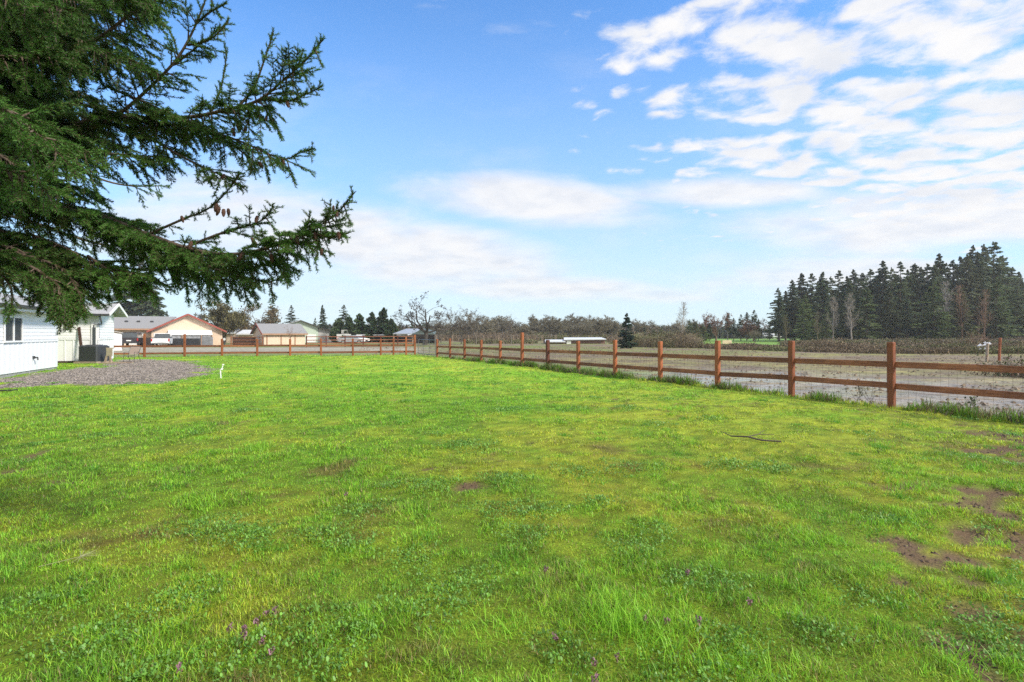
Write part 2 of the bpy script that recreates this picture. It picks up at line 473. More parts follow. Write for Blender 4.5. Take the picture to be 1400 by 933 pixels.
# pale wet mud by the right fence, the sky's sheen put into its colour
wet = ss(-16, -4, d + 8 * (n2 - .5)) * ss(30, 21, Y) * ss(.12, .4, u) * (d < 0)
w = (wet * ss(.35, .6, n2 * .6 + n1 * .4) * .8)[:, None]; c = c * (1 - w) + pale * w
al0 = X * DP[0] + Y * DP[1]
k_ = (ss(.46, .66, fbm(d * 1.6, al0 * .28, 6)) * (d < 0) * ss(-30, -10, d) * .75)[:, None]; c = c * (1 - k_) + np.array([.15, .115, .085]) * k_
k_ = (ss(.55, .68, fbm(X * .8 + 3, Y * 1.2, 2)) * (d < 0) * ss(-30, -6, d) * .55)[:, None]; c = c * (1 - k_) + np.array([.24, .24, .09]) * k_
al = X * DP[0] + Y * DP[1]
Z = -.07 + (.10 * (fbm(X * .4, Y * .4, 1) - .5) + .12 * (fbm(d * .9, al * .05, 6, 3) - .5) * ss(-22, -12, d)) * ss(0, -3, d) * ss(120, 80, Y)
Z = np.where(d > .3, -.2, Z)
field = np_mesh('field', np.stack([X, Y, Z], 1), [Fc], ground_mat('field_soil', (.45, 1.5), 3.2, .9, wet=True, bump=1.0, bscale=5), col=c, smooth=True)
at_ = field.data.attributes.new('wet', 'FLOAT', 'POINT'); at_.data.foreach_set('value', wet.astype(np.float32))
tag(field, 'muddy brown and olive field around the lawn', kind='structure')


# ------------------------------------------------------------------ grass blades
def blades_np(x, y, h, w, lean, col, zoff=0.0, mid=.55, two=True):
    n = len(x); z = lawn_height(x, y) + zoff - .008
    a = rng.random(n) * 2 * np.pi; b = a + np.pi / 2 + rng.normal(0, .5, n)
    dx, dy = np.cos(a) * lean * h, np.sin(a) * lean * h
    wx, wy = np.cos(b) * w / 2, np.sin(b) * w / 2
    hz = h * np.sqrt(np.maximum(.12, 1 - lean ** 2 * .7))
    P = np.zeros((n, 5, 3))
    P[:, 0] = np.stack([x - wx, y - wy, z], 1); P[:, 1] = np.stack([x + wx, y + wy, z], 1)
    mx, my, mz = x + dx * .35, y + dy * .35, z + hz * mid
    P[:, 2] = np.stack([mx + wx * .75, my + wy * .75, mz], 1); P[:, 3] = np.stack([mx - wx * .75, my - wy * .75, mz], 1)
    P[:, 4] = np.stack([x + dx, y + dy, z + hz], 1)
    i = np.arange(n) * 5
    return P.reshape(-1, 3), [np.stack([i, i + 1, i + 2, i + 3], 1), np.stack([i + 3, i + 2, i + 4], 1)], np.repeat(col, 5, 0)


def merge(parts):
    V = []; Q = []; T = []; C = []; o = 0
    for v, fs, c in parts:
        V.append(v); C.append(c)
        for f in fs: (Q if f.shape[1] == 4 else T).append(f + o)
        o += len(v)
    return np.concatenate(V), [np.concatenate(k) for k in (Q, T) if k], np.concatenate(C)


parts = []
BANDS = [(1.2, 4.2, 10500, .0040, 1.1), (4.2, 7.5, 5200, .0056, 1.05), (7.5, 13, 2100, .009, 1.0), (13, 22, 700, .015, 1.0), (22, 43, 160, .032, 1.0)]
for (r0, r1, dens, w, hs) in BANDS:
    # sampled over a wedge a little wider than the view, so a step aside still finds grass
    A = 1.35 * (r1 ** 2 - r0 ** 2) + 1.6 * (r1 - r0)
    n = int(A * dens * 1.0)
    r = np.sqrt(rng.random(n) * (r1 ** 2 - r0 ** 2) + r0 ** 2); t = (rng.random(n) * 2 - 1)
    y = r; x = t * (1.2 * r + 2.0)
    k = inside_lawn(x, y) > -.12; x, y = x[k], y[k]
    mud = mud_mask(x, y); gr = gravel_mask(x, y)
    yel, dark, brown = lawn_fields(x, y)
    tuft = fbm(x * 4.5, y * 4.5, 1, 3); lush = fbm(x * 1.1 + 40, y * 1.1, 4, 3)
    keepp = rng.random(len(x)) < (1 - .97 * mud) * (1 - .985 * gr) * (1 - .3 * brown)
    hh = (.022 + .028 * ss(.42, .75, tuft) + .020 * ss(.50, .72, lush) + .012 * dark) * hs * (1 - .30 * yel) * (.6 + .8 * rng.random(len(x))) * (1 - .3 * gr)
    # taller growth left unmown along the fence
    di = inside_lawn(x, y); hh = hh + .13 * ss(.45, .05, di) * rng.random(len(x)) * (y < 60)
    x, y, hh, yel, brown, dark = [q[keepp] for q in (x, y, hh, yel, brown, dark)]
    n = len(x); c = lawn_color(x, y)
    j = np.clip(rng.normal(0, .38, n), -.75, 1.0); c = c * (1 + j)[:, None]; c[:, 0] *= 1 + rng.normal(0, .16, n)
    dead = rng.random(n) < (.075 + .28 * brown + .05 * yel); c[dead] = np.array([.42, .33, .14]) * (.6 + .6 * rng.random(dead.sum()))[:, None]
    c = np.clip(c, .012, .8)
    lean = np.clip(rng.normal(.75, .38, n), .05, 1.3)
    parts.append(blades_np(x, y, hh, w * (.7 + .7 * rng.random(n)), lean, c))
# scattered coarse tussocks with longer blades
TUS = [(850, 862, .16, 260), (1215, 640, .0, 0), (350, 615, .14, 260), (1110, 738, .10, 220), (690, 860, .10, 160), (100, 660, .12, 160), (925, 560, .12, 200), (1240, 665, .12, 220), (1150, 500, .0, 0), (270, 690, .12, 200), (1010, 905, .12, 200), (1330, 900, .1, 150), (905, 885, .12, 180), (520, 860, .1, 160)]
for px, py, h0, nb in TUS:
    if not nb: continue
    cx, cy = ground_at(px, py); s = .07 + cy * .012
    x = cx + rng.normal(0, s, nb); y = cy + rng.normal(0, s, nb)
    c = G_LUSH[None] * (1 + rng.normal(0, .2, nb))[:, None] * np.array([1.0, 1.05, 1])
    parts.append(blades_np(x, y, h0 * (.5 + rng.random(nb)) * .85, np.full(nb, .004 + cy * .0006), np.clip(rng.normal(.7, .25, nb), .1, 1.2), np.clip(c, .01, .7)))
for _ in range(300):
    cy = rng.uniform(2.2, 26); cx = rng.uniform(-1.15, 1.15) * cy
    if inside_lawn(np.array(cx), np.array(cy)) < .1 or gravel_mask(np.array([cx]), np.array([cy]))[0] > .3: continue
    nb = 90; s = .05 + rng.random() * .08
    x = cx + rng.normal(0, s, nb); y = cy + rng.normal(0, s, nb)
    c = (G_LUSH if rng.random() < .45 else G_DARK)[None] * (1 + rng.normal(0, .2, nb))[:, None] * 1.1
    parts.append(blades_np(x, y, rng.uniform(.035, .07) * (.5 + rng.random(nb)), np.full(nb, .004 + cy * .0009), np.clip(rng.normal(.65, .25, nb), .1, 1.2), np.clip(c, .01, .7)))
V, Fs, C = merge(parts)
g = np_mesh('grass', V, Fs, M['grass_blades'], col=C)
tag(g, 'short bright green grass of the lawn with yellow moss patches and longer tufts', 'grass', kind='stuff')


# weeds: clover and buttercup leaves in low patches
def discs(x, y, z, r, col, tilt=.6):
    n = len(x); k = 6; a = np.arange(k) * 2 * np.pi / k
    t1 = rng.normal(0, tilt, n); t2 = rng.normal(0, tilt, n); ph = rng.random(n) * 6.28
    el = .7 + .5 * rng.random(n)
    ca = np.cos(a[None] + ph[:, None]) * r[:, None]; sa = np.sin(a[None] + ph[:, None]) * r[:, None] * el[:, None]
    P = np.stack([x[:, None] + ca, y[:, None] + sa, z[:, None] + ca * np.tan(np.clip(t1, -1, 1))[:, None] + sa * np.tan(np.clip(t2, -1, 1))[:, None]], 2)
    i = np.arange(n)[:, None] * k + np.arange(k)[None]
    return P.reshape(-1, 3), i, np.repeat(col, k, 0)


CL = [(600, 830, .32), (720, 735, .3), (560, 765, .28), (640, 800, .3), (820, 690, .25), (790, 645, .35), (450, 735, .3), (900, 730, .25), (585, 668, .4), (690, 660, .35), (340, 905, .3), (150, 880, .35), (60, 830, .3),
      (860, 640, .4), (1130, 870, .2), (1350, 850, .22), (1300, 880, .15), (740, 700, .3), (440, 920, .2), (780, 900, .22), (1000, 880, .25), (930, 800, .2), (330, 735, .35), (500, 700, .3), (240, 830, .3), (700, 560, .6), (860, 560, .5), (1060, 640, .4), (640, 610, .5), (1180, 820, .2)]
patches = [(*ground_at(px, py), r) for px, py, r in CL]
for _ in range(70):
    cy = rng.uniform(2.4, 18); patches.append((rng.uniform(-1.1, 1.1) * cy, cy, rng.uniform(.12, .4)))
vx = []; fi = []; cc = []; off = 0
for cx, cy, r in patches:
    if inside_lawn(np.array(cx), np.array(cy)) < .2 or cy > 26: continue
    n = int(420 * (r / .3) ** 2 * min(1, 5 / cy) + 40); ang = rng.random(n) * 6.28; rad = r * rng.random(n) ** .62 * (1 + .35 * np.sin(3 * ang + cx))
    x = cx + np.cos(ang) * rad; y = cy + np.sin(ang) * rad * .9
    rr = (.0038 + .0042 * rng.random(n)) * (1 + .07 * max(0, cy - 4))
    z = lawn_height(x, y) + (.026 + .026 * rng.random(n)) * (1.1 - rad / r * .3)
    c = np.array([.15, .32, .045])[None] * (1 + rng.normal(0, .25, n))[:, None]; pale_ = rng.random(n) < .08; c[pale_] = np.array([.24, .40, .12])
    v, f, c = discs(x, y, z, rr, np.clip(c, .01, .6)); vx.append(v); fi.append(f + off); cc.append(c); off += len(v)
o = np_mesh('clover', np.concatenate(vx), [np.concatenate(fi)], M['weed_leaves'], col=np.concatenate(cc))
tag(o, 'low blue-green clover and buttercup leaves in patches through the lawn', 'clover', kind='stuff')

# purple dead-nettle flower heads
vx = []; fi = []; cc = []; off = 0
for px, py, s, n in [(300, 893, .07, 5), (312, 880, .05, 3), (368, 885, .05, 4), (345, 902, .04, 3), (350, 855, .05, 3), (905, 855, .05, 4), (800, 890, .12, 7), (820, 905, .05, 3), (1015, 842, .04, 2), (920, 788, .05, 2), (960, 890, .06, 3), (330, 915, .1, 4), (480, 690, .1, 3), (770, 820, .08, 3)]:
    cx, cy = ground_at(px, py)
    for _ in range(max(1, n // 2)):
        hx, hy = cx + rng.normal(0, s), cy + rng.normal(0, s * 1.2); hz = .055 + .04 * rng.random()
        k = 26; x = hx + rng.normal(0, .008, k); y = hy + rng.normal(0, .008, k); t = rng.random(k)
        z = lawn_height(x, y) + hz * (.75 + .45 * t)
        c = np.where(t[:, None] > .35, np.array([.30, .16, .19])[None], np.array([.19, .13, .08])[None]) * (.7 + .6 * rng.random(k))[:, None]
        v, f, c = discs(x, y, z, np.full(k, .0050), c, 1.0); vx.append(v); fi.append(f + off); cc.append(c); off += len(v)
o = np_mesh('wildflowers', np.concatenate(vx), [np.concatenate(fi)], M['weed_leaves'], col=np.concatenate(cc))
tag(o, 'small purple wildflower heads scattered low in the grass', 'wildflowers', kind='stuff')


# clods of earth and gravel stones
def stones(name, x, y, z, r, mt, label, cat, col=None):
    n = len(x)
    base = np.array([[1, 0, 0], [0, 1, 0], [-1, 0, 0], [0, -1, 0], [0, 0, .7], [.5, .5, .45]])
    P = base[None] * r[:, None, None] * (1 + rng.normal(0, .22, (n, 6, 3)))
    a = rng.random(n) * 6.28; ca, sa = np.cos(a)[:, None], np.sin(a)[:, None]
    Q = np.stack([P[..., 0] * ca - P[..., 1] * sa + x[:, None], P[..., 0] * sa + P[..., 1] * ca + y[:, None], P[..., 2] + z[:, None]], 2)
    T = np.array([[0, 1, 5], [0, 5, 4], [5, 1, 4], [1, 2, 4], [2, 3, 4], [3, 0, 4]])
    f = (np.arange(n)[:, None, None] * 6 + T[None]).reshape(-1, 3)
    o = np_mesh(name, Q.reshape(-1, 3), [f], mt, col=None if col is None else np.repeat(col, 6, 0))
    tag(o, label, cat, kind='stuff'); return o


xm, xM = min(p[0] for p in GP), max(p[0] for p in GP); ym, yM = min(p[1] for p in GP), max(p[1] for p in GP)
n = 60000; x = rng.uniform(xm, xM, n); y = rng.uniform(ym, yM, n)
k = (rng.random(n) < gravel_mask(x, y)) & (x > -1.2 * y); x, y = x[k], y[k]; n = len(x)
c = np.array([.23, .20, .175])[None] * (.45 + 1.0 * rng.random(n))[:, None]
M['stone_leafy'] = leaf_mat('stone_by_attribute', 0, .85, objvar=0.0)
stones('gravel', x, y, lawn_height(x, y) + .0, .018 + .022 * rng.random(n), M['stone_leafy'], 'grey-brown gravel spread beside the white house', 'gravel', np.clip(c, 0, .7))
pts = []
for mx, my, r in MUDW:
    n = int(90 * (r / .4) ** 2) + 20; pts.append(np.stack([mx + rng.normal(0, r * .55, n), my + rng.normal(0, r * .6, n)], 1))
P = np.concatenate(pts); k = mud_mask(P[:, 0], P[:, 1]) > .35; P = P[k]; n = len(P)
c = np.array([.10, .068, .045])[None] * (.5 + .9 * rng.random(n))[:, None]
stones('mud_clods', P[:, 0], P[:, 1], lawn_height(P[:, 0], P[:, 1]) - .004, .008 + .022 * rng.random(n) ** 2, M['stone_leafy'], 'dark clods of trodden earth in the bare spots of the lawn', 'mud', c)
# rough clods and stubble out in the muddy field
n = 15000; yy = rng.uniform(9, 70, n); xx = rng.uniform(-.3, 1.35, n) * yy
k = (inside_lawn(xx, yy) < -.3) & (rng.random(n) < ss(.42, .62, fbm(xx * .5, yy * .9, 6)) + .05); xx, yy = xx[k], yy[k]; n = len(xx)
c = np.array([.20, .15, .10])[None] * (.45 + 1.0 * rng.random(n))[:, None]
stones('field_clods', xx, yy, np.full(n, -.06), .02 + .05 * rng.random(n) ** 2 + .0008 * yy, M['stone_leafy'], 'rough brown clods and stubble strewn over the muddy field', 'mud', c)

# fallen twigs on the lawn
def skeleton(p, d, L, r, depth, spread=.6, kids=(2, 4), seg=5, wob=.18, out=None, up=0.0, shrink=.62, rmin=.002):
    """recursive branching; returns list of (p0, p1, r0, r1)"""
    if out is None: out = []
    p = np.array(p, float); d = np.array(d, float); d /= np.linalg.norm(d)
    pts = [p]; dirs = [d]
    for i in range(seg):
        d = d + rng.normal(0, wob, 3); d[2] += up; d /= np.linalg.norm(d)
        q = pts[-1] + d * L / seg
        r0 = max(rmin, r * (1 - .65 * i / seg)); r1 = max(rmin, r * (1 - .65 * (i + 1) / seg))
        out.append((pts[-1], q, r0, r1)); pts.append(q); dirs.append(d)
    if depth > 0:
        for k in range(rng.integers(kids[0], kids[1] + 1)):
            i = rng.integers(max(1, seg // 3), seg + 1)
            s = rng.normal(0, 1, 3); s -= s.dot(dirs[i]) * dirs[i]; s /= np.linalg.norm(s) + 1e-9
            nd = dirs[i] * (1 - spread * .4) + s * spread
            skeleton(pts[i], nd, L * shrink * rng.uniform(.7, 1.15), max(rmin, r * (1 - .65 * i / seg) * .65), depth - 1, spread, kids, max(3, seg - 1), wob, out, up, shrink, rmin)
    return out


def seg_mesh(segs, n=3):
    A = np.array([s[0] for s in segs]); B = np.array([s[1] for s in segs]); ra = np.array([s[2] for s in segs]); rb = np.array([s[3] for s in segs])
    d = B - A; d /= np.linalg.norm(d, axis=1)[:, None] + 1e-9
    u = np.where(np.abs(d[:, 2:3]) < .9, np.array([[0, 0, 1.]]), np.array([[1., 0, 0]]))
    a = np.cross(d, u); a /= np.linalg.norm(a, axis=1)[:, None]; b = np.cross(d, a)
    t = np.arange(n) * 2 * np.pi / n
    ring = a[:, None] * np.cos(t)[None, :, None] + b[:, None] * np.sin(t)[None, :, None]
    V = np.concatenate([A[:, None] + ring * ra[:, None, None], B[:, None] + ring * rb[:, None, None]], 1)
    i = np.arange(len(A))[:, None] * 2 * n; k = np.arange(n); j = (k + 1) % n
    F_ = np.stack([i + k, i + j, i + n + j, i + n + k], 2).reshape(-1, 4)
    return V.reshape(-1, 3), F_


bx, by = ground_at(1035, 606)
t = thing('fallen_branch', 'forked dark fallen branch lying on the yellow-green grass', 'branch', (bx, by, .05))
sg = [(np.array([-.28, .30, .0]), np.array([-.1, .1, .03]), .012, .013), (np.array([-.1, .1, .03]), np.array([.06, -.03, .0]), .013, .014), (np.array([.06, -.03, .0]), np.array([.30, -.16, .01]), .014, .013),
      (np.array([-.1, .1, .03]), np.array([.1, .16, .06]), .008, .007), (np.array([.1, .16, .06]), np.array([.36, .18, .05]), .007, .004), (np.array([.1, .16, .06]), np.array([.26, .28, .1]), .005, .003), (np.array([-.28, .3, 0]), np.array([-.36, .5, .04]), .008, .004), (np.array([.06, -.03, 0]), np.array([.1, -.18, .02]), .006, .003)]
v, f = seg_mesh(sg, 6); o = np_mesh('stem', v, [f], M['twig_bark'], t)
bx, by = ground_at(110, 775)
t = thing('dry_weed', 'dry straw-coloured weed stalk lying flat in the grass', 'weed', (bx, by, .045))
sg = [(np.array([-.22, -.10, .0]), np.array([0, 0, .03]), .004, .004)] + [(np.array([0, 0, .03]), np.array([.12 * math.cos(a), .12 * math.sin(a), .02 + .05 * random.random()]), .004, .001) for a in np.linspace(-1.3, 2.3, 14)]
v, f = seg_mesh([(a_, b_, c_ * .6, d_ * .6) for a_, b_, c_, d_ in sg], 4); np_mesh('stalk', v, [f], mat('dry_stalk', (.30, .31, .15), .9, .2, 20), t)

# ------------------------------------------------------------------ fences
RAILZ = [(0, 1.015, .50), (1, .99, .50), (2, .955, .45), (4, .92, .42), (8, .85, .37), (12, .78, .31)]


def railz(n):
    n = max(0, n); xs_ = [r[0] for r in RAILZ]
    return float(np.interp(n, xs_, [r[1] for r in RAILZ])), float(np.interp(n, xs_, [r[2] for r in RAILZ]))


def post_mb(h, w=.14):
    m = MB(); m.bbox(-w / 2, w / 2, -w / 2, w / 2, -.12, h, .012); return m


t = thing('rail_fence', 'two-rail orange-brown timber fence with wire mesh dividing the lawn from the muddy field', 'fence', (P0[0], P0[1], 0), 0)
ang = math.atan2(DP[1], DP[0])
TOP = {0: 468, 1: 466.3, 2: 466, 3: 467, 4: 465, 5: 466.5, 6: 465, 7: 455, 8: 466, 9: 465, 10: 464, 11: 463, 12: 464}
nrm = np.array([math.cos(ang - math.pi / 2), math.sin(ang - math.pi / 2)])   # towards the field
for n in range(-4, 13):
    p = rpost(n); Zp = p[1]
    h = CZ - (TOP.get(n, 467.5) - HY) / F * Zp if n >= 0 else 1.52
    w = .135 if n not in (6, 7) else .15
    o = post_mb(h, w).build('post', M['dark_fence_wood'] if n == 6 else M['fence_wood'], t, loc=(p[0] - P0[0], p[1] - P0[1], -.0))
    o.rotation_euler = (random.uniform(-.008, .008), random.uniform(-.008, .008), ang + random.uniform(-.04, .04))
    if n == 6: o['label'] = 'dark brown post, deeper in colour than its neighbours'
    if n == 7: o['label'] = 'post standing taller than its neighbours'
for n in range(-4, 12):
    a, b = rpost(n), rpost(n + 1)
    for i in (0, 1):
        za, zb = railz(n)[i] + random.uniform(-.012, .012), railz(n + 1)[i] + random.uniform(-.012, .012)
        m = MB(); off_ = nrm * .045; e = DP / np.linalg.norm(DP) * .012
        pa = (a[0] + off_[0] + e[0] - P0[0], a[1] + off_[1] + e[1] - P0[1], za); pb = (b[0] + off_[0] - e[0] - P0[0], b[1] + off_[1] - e[1] - P0[1], zb)
        L = math.hypot(pb[0] - pa[0], pb[1] - pa[1])
        m.bbox(0, L, -.02, .02, -.07, .07, .004)
        o = m.build('rail', M['rail_wood'], t, loc=pa); o.rotation_euler = (0, -math.atan2(pb[2] - pa[2], L), math.atan2(pb[1] - pa[1], pb[0] - pa[0]))
sg = []
Ltot = np.linalg.norm(DP) * 16
for s in np.arange(-4 * 2.44, 12 * 2.44, .15):
    q = P0 + DP / np.linalg.norm(DP) * s + nrm * .075 - P0; zt = railz(s / 2.44)[0]
    r = .0023
    sg.append((np.array([q[0], q[1], -.03]), np.array([q[0] + random.uniform(-.006, .006), q[1], zt]), r, r))
for z in (.04, .2, .36, .56, .76, .93):
    for n in range(-4, 12):
        a = rpost(n) - P0 + nrm * .077; b = rpost(n + 1) - P0 + nrm * .077
        k0 = railz(n)[0]; k1 = railz(n + 1)[0]
        sg.append((np.array([a[0], a[1], z * k0]), np.array([b[0], b[1], z * k1]), .0022, .0022))
v, f = seg_mesh(sg, 3); np_mesh('wire_mesh', v, [f], M['wire'], t)

t = thing('rail_fence', 'two-rail timber fence closing the far end of the lawn in front of the gravel drive', 'fence', (LA[0], LA[1], 0), 0)
LP = [(28, 464), (84, 464), (138.5, 453), (197.4, 456.7), (252.4, 457), (303.5, 463.6), (351.7, 463.6), (396.7, 463.6), (438.9, 463), (482.5, 463), (520.6, 463.5), (538, 462.5), (555.3, 461.5), (567.4, 458)]
pp = []
for px, ty in LP:
    p = left_line(px); h = CZ - (ty - HY) / F * p[1]; pp.append((p, h))
    o = post_mb(h, .14).build('post', M['fence_wood'], t, loc=(p[0] - LA[0], p[1] - LA[1], 0)); o.rotation_euler = (0, random.uniform(-.01, .01), math.atan2(*(LB - LA)[::-1]))
dn = (LB - LA) / np.linalg.norm(LB - LA); bn = np.array([-dn[1], dn[0]])
for i in range(len(pp) - 1):
    for z in (.80, .27):
        a, b = pp[i][0], pp[i + 1][0]; L = np.linalg.norm(b - a) - .02
        m = MB(); m.bbox(0, L, -.02, .02, -.07, .07, .004)
        o = m.build('rail', M['rail_wood'], t, loc=(a[0] - LA[0] + bn[0] * .045 + dn[0] * .01, a[1] - LA[1] + bn[1] * .045 + dn[1] * .01, z + random.uniform(-.012, .012))); o.rotation_euler = (0, 0, math.atan2(dn[1], dn[0]))
# tube gate
A = LB + dn * .28; Bq = RF_END + (LB - RF_END) / np.linalg.norm(LB - RF_END) * .25
t = thing('metal_gate', 'grey tubular field gate hung between two timber fence posts', 'gate', (A[0], A[1], .12), math.atan2(Bq[1] - A[1], Bq[0] - A[0]))
L = np.linalg.norm(Bq - A)
m = MB()
m.tube([(.05, 0, 0), (.05, 0, 1.12)], .024); m.tube([(L - .05, 0, 0), (L - .05, 0, 1.12)], .024)
m.tube([(.05, 0, 1.12), (L - .05, 0, 1.12)], .024); m.tube([(.05, 0, 0), (L - .05, 0, 0)], .022)
m.build('gate_frame', M['gate_metal'], t)
for x_ in (L * .33, L * .66):
    m = MB(); m.tube([(x_, 0, .02), (x_, 0, 1.10)], .014); m.build('upright', M['gate_metal'], t)
sg = [(np.array([s, .0, .02]), np.array([s, .0, 1.1]), .005, .005) for s in np.arange(.2, L - .1, .2)] + [(np.array([.07, 0, z]), np.array([L - .07, 0, z]), .006, .006) for z in (.25, .45, .65, .85)]
v, f = seg_mesh(sg, 3); np_mesh('wire_panel', v, [f], M['wire'], t)

# weeds along the right fence
parts = []
for _ in range(2600):
    s = rng.uniform(-9, 28); q = P0 + DP / np.linalg.norm(DP) * s + nrm * rng.normal(.02, .16)
    dens = vn(np.array([s * 1.3]), np.array([2.0]), 2)[0]
    if rng.random() > ss(.25, .75, dens) + .12: continue
    nb = 11; x = q[0] + rng.normal(0, .05, nb); y = q[1] + rng.normal(0, .05, nb)
    h = (.10 + .26 * dens * rng.random()) * (.5 + rng.random(nb))
    c = (G_LUSH * .6 if rng.random() < .62 else np.array([.24, .2, .1]))[None] * (1 + rng.normal(0, .25, nb))[:, None]
    parts.append(blades_np(x, y, h, np.full(nb, .010 + .0006 * q[1]), np.clip(rng.normal(.4, .25, nb), .05, 1), np.clip(c, .01, .6)))
V, Fs, C = merge(parts); o = np_mesh('fence_weeds', V, Fs, M['grass_blades'], col=C)
tag(o, 'unmown green and straw-brown weeds growing along the foot of the fence', 'weeds', kind='stuff')


def leafy_weed(px, py, h, n, label, seed=0, colr=(.06, .09, .03)):
    x, y = ground_at(px, py)
    t = thing('weed', label, 'weed', (x, y, -.03))
    sg = []
    for k in range(4): sg += skeleton((0, 0, 0), (rng.normal(0, .45), rng.normal(0, .45), 1), h, .006, 2, .6, (2, 3), 4, .15)
    v, f = seg_mesh(sg, 3); np_mesh('stem', v, [f], M['twig_bark'], t)
    e = np.array([s[1] for s in sg]); e = e[rng.integers(0, len(e), n)] + rng.normal(0, .02, (n, 3))
    c = np.array(colr)[None] * (.6 + .9 * rng.random(n))[:, None]
    v, f, c = discs(e[:, 0], e[:, 1], e[:, 2], .010 + .014 * rng.random(n), c, 1.0)
    np_mesh('leaves', v, [f], M['weed_leaves'], t, col=c)


leafy_weed(1335, 560, .24, 60, 'dark leafy weed standing beyond the fence to the right of the near post')
leafy_weed(1172, 547, .42, 26, 'thin grey weed stalk left of the near fence post', colr=(.13, .13, .08))
leafy_weed(1190, 549, .38, 22, 'short dry weed stalk touching the near fence post', colr=(.15, .13, .08))

# bramble heap and timber stakes at the right edge of the field
sg = []
ox, oy = 21.6, 21.0
for k in range(260):
    p = (rng.normal(0, .8), rng.normal(0, .8), 0)
    sg += skeleton(p, (rng.normal(0, .8), rng.normal(0, .8), .9), rng.uniform(.4, 1.1), .009, 1, .6, (1, 2), 4, .3, None, -.12)
t = thing('bramble_bush', 'tangled brown bramble bush in the muddy field behind the near fence', 'bush', (ox, oy, -.06))
v, f = seg_mesh(sg, 3); np_mesh('stems', v, [f], M['twig_bark'], t)
e = np.array([s[1] for s in sg]); n = 2600; e = e[rng.integers(0, len(e), n)] + rng.normal(0, .05, (n, 3))
c = np.where(rng.random(n)[:, None] < .6, np.array([.075, .10, .03])[None], np.array([.16, .09, .05])[None]) * (.6 + .8 * rng.random(n))[:, None]
v, f, c = discs(e[:, 0], e[:, 1], e[:, 2], .012 + .02 * rng.random(n), c, 1.0); np_mesh('leaves', v, [f], M['weed_leaves'], t, col=c)
for px, Y, h, lab in [(1366, 34, 1.5, 'brown timber stake standing alone beyond the field mud'), (1349, 33, 1.15, 'short pale stake beside the white rubbish in the field')]:
    o = post_mb(h, .12).build('stake', M['fence_wood'] if h > 1.2 else M['weathered'], None, loc=(px_x(px, Y), Y, -.05)); o.rotation_euler = (.03, .02, .4); tag(o, lab, 'stake')
m = MB()
for k in range(9):
    cx, cy, cz = random.uniform(-.45, .45), random.uniform(-.3, .3), random.uniform(0, .45); s = random.uniform(.1, .22)
    m.add([(cx - s, cy, cz), (cx, cy - s, cz + .05), (cx + s, cy, cz + .02), (cx, cy + s, cz), (cx + .03, cy, cz + s * .9), (cx, cy, cz - s * .2)], [(0, 1, 4), (1, 2, 4), (2, 3, 4), (3, 0, 4), (1, 0, 5), (2, 1, 5), (3, 2, 5), (0, 3, 5)])
o = m.build('rubbish_bag', mat('white_plastic', (.72, .72, .74), .4, .1, 5), None, loc=(px_x(1354, 34), 34.4, .65)); tag(o, 'crumpled white plastic sheet caught on the brush at the far side of the field', 'plastic sheet')

# ------------------------------------------------------------------ white house (left)
Q0 = (-22.1, 24.9); HR = math.atan2(.919, -.394)      # local x runs along the long wall (away), local y = into the house
house = thing('white_house', 'white house with lap siding above vertical boards and a grey shingle roof', 'house', (Q0[0], Q0[1], 0), HR)
# local frame: x = along wall away from camera, y = +90deg of that = away from the yard


def wallpanel(m, L0, L1, y, z0, z1, zs, out=-1):
    """lap boards above zs, board-and-batten below; outer face at y, towards out"""
    m.box(L0, L1, *sorted((y, y + .12 * -out)), z0, z1)
    z = zs + .12
    while z < z1 - .02:
        zt = min(z + .165, z1)
        ya, yb = y + out * .022, y + out * .006
        m.add([(L0, ya, z), (L1, ya, z), (L1, yb, zt), (L0, yb, zt), (L0, y + .01 * -out, z), (L1, y + .01 * -out, z)], [(0, 1, 2, 3), (0, 4, 5, 1)])
        z += .165
    x_ = L0 + .02
    while x_ < L1 - .05:
        m.box(x_, x_ + .05, *sorted((y + out * .024, y + out * .001)), z0 + .01, zs - .003); x_ += .40
    m.box(L0, L1, *sorted((y + out * .034, y + out * .001)), zs, zs + .10)


m = MB(); wallpanel(m, -12, 0, 0, .12, 2.82, 1.35)
# end wall of the front wing, facing away along x=0
m.box(-.12, 0, .121, 2.6, .12, 2.82)
m.box(-12, -11.88, .121, 7, .12, 2.82)
s0 = len(m.v)
m.build('wall', M['white_siding'], house)
m = MB(); m.box(-11.98, -.02, .03, 2.5, -.2, .12); m.build('foundation', M['concrete'], house)
# rear wing front wall (faces the camera) local x = 6.75, y from .26 to 4
m = MB(); wallpanel(m, .26, 4.5, 0, .1, 2.85, 1.35)
m.v = [(6.75 + b, a, z) for a, b, z in m.v]
m.build('wall', M['white_siding'], house)
m = MB(); wallpanel(m, 6.75, 9.5, .26, .1, 2.95, 1.35); m.box(6.9, 9.5, .385, 6.5, .1, 2.85)
m.build('wall', M['white_siding'], house)
m = MB(); m.box(6.8, 9.4, .3, 4.4, -.2, .1); m.build('foundation', M['concrete'], house)
# main roof: eave above the long wall at y=-.5, ridge at y=3.6, far eave y=7.6
m = MB()


def slab(m, p, thick=.14):
    """quad roof plane p (4 points) with thickness downwards"""
    q = [(a, b, c - thick) for a, b, c in p]
    return m.add(list(p) + q, [(0, 1, 2, 3), (7, 6, 5, 4), (0, 4, 5, 1), (1, 5, 6, 2), (2, 6, 7, 3), (3, 7, 4, 0)])


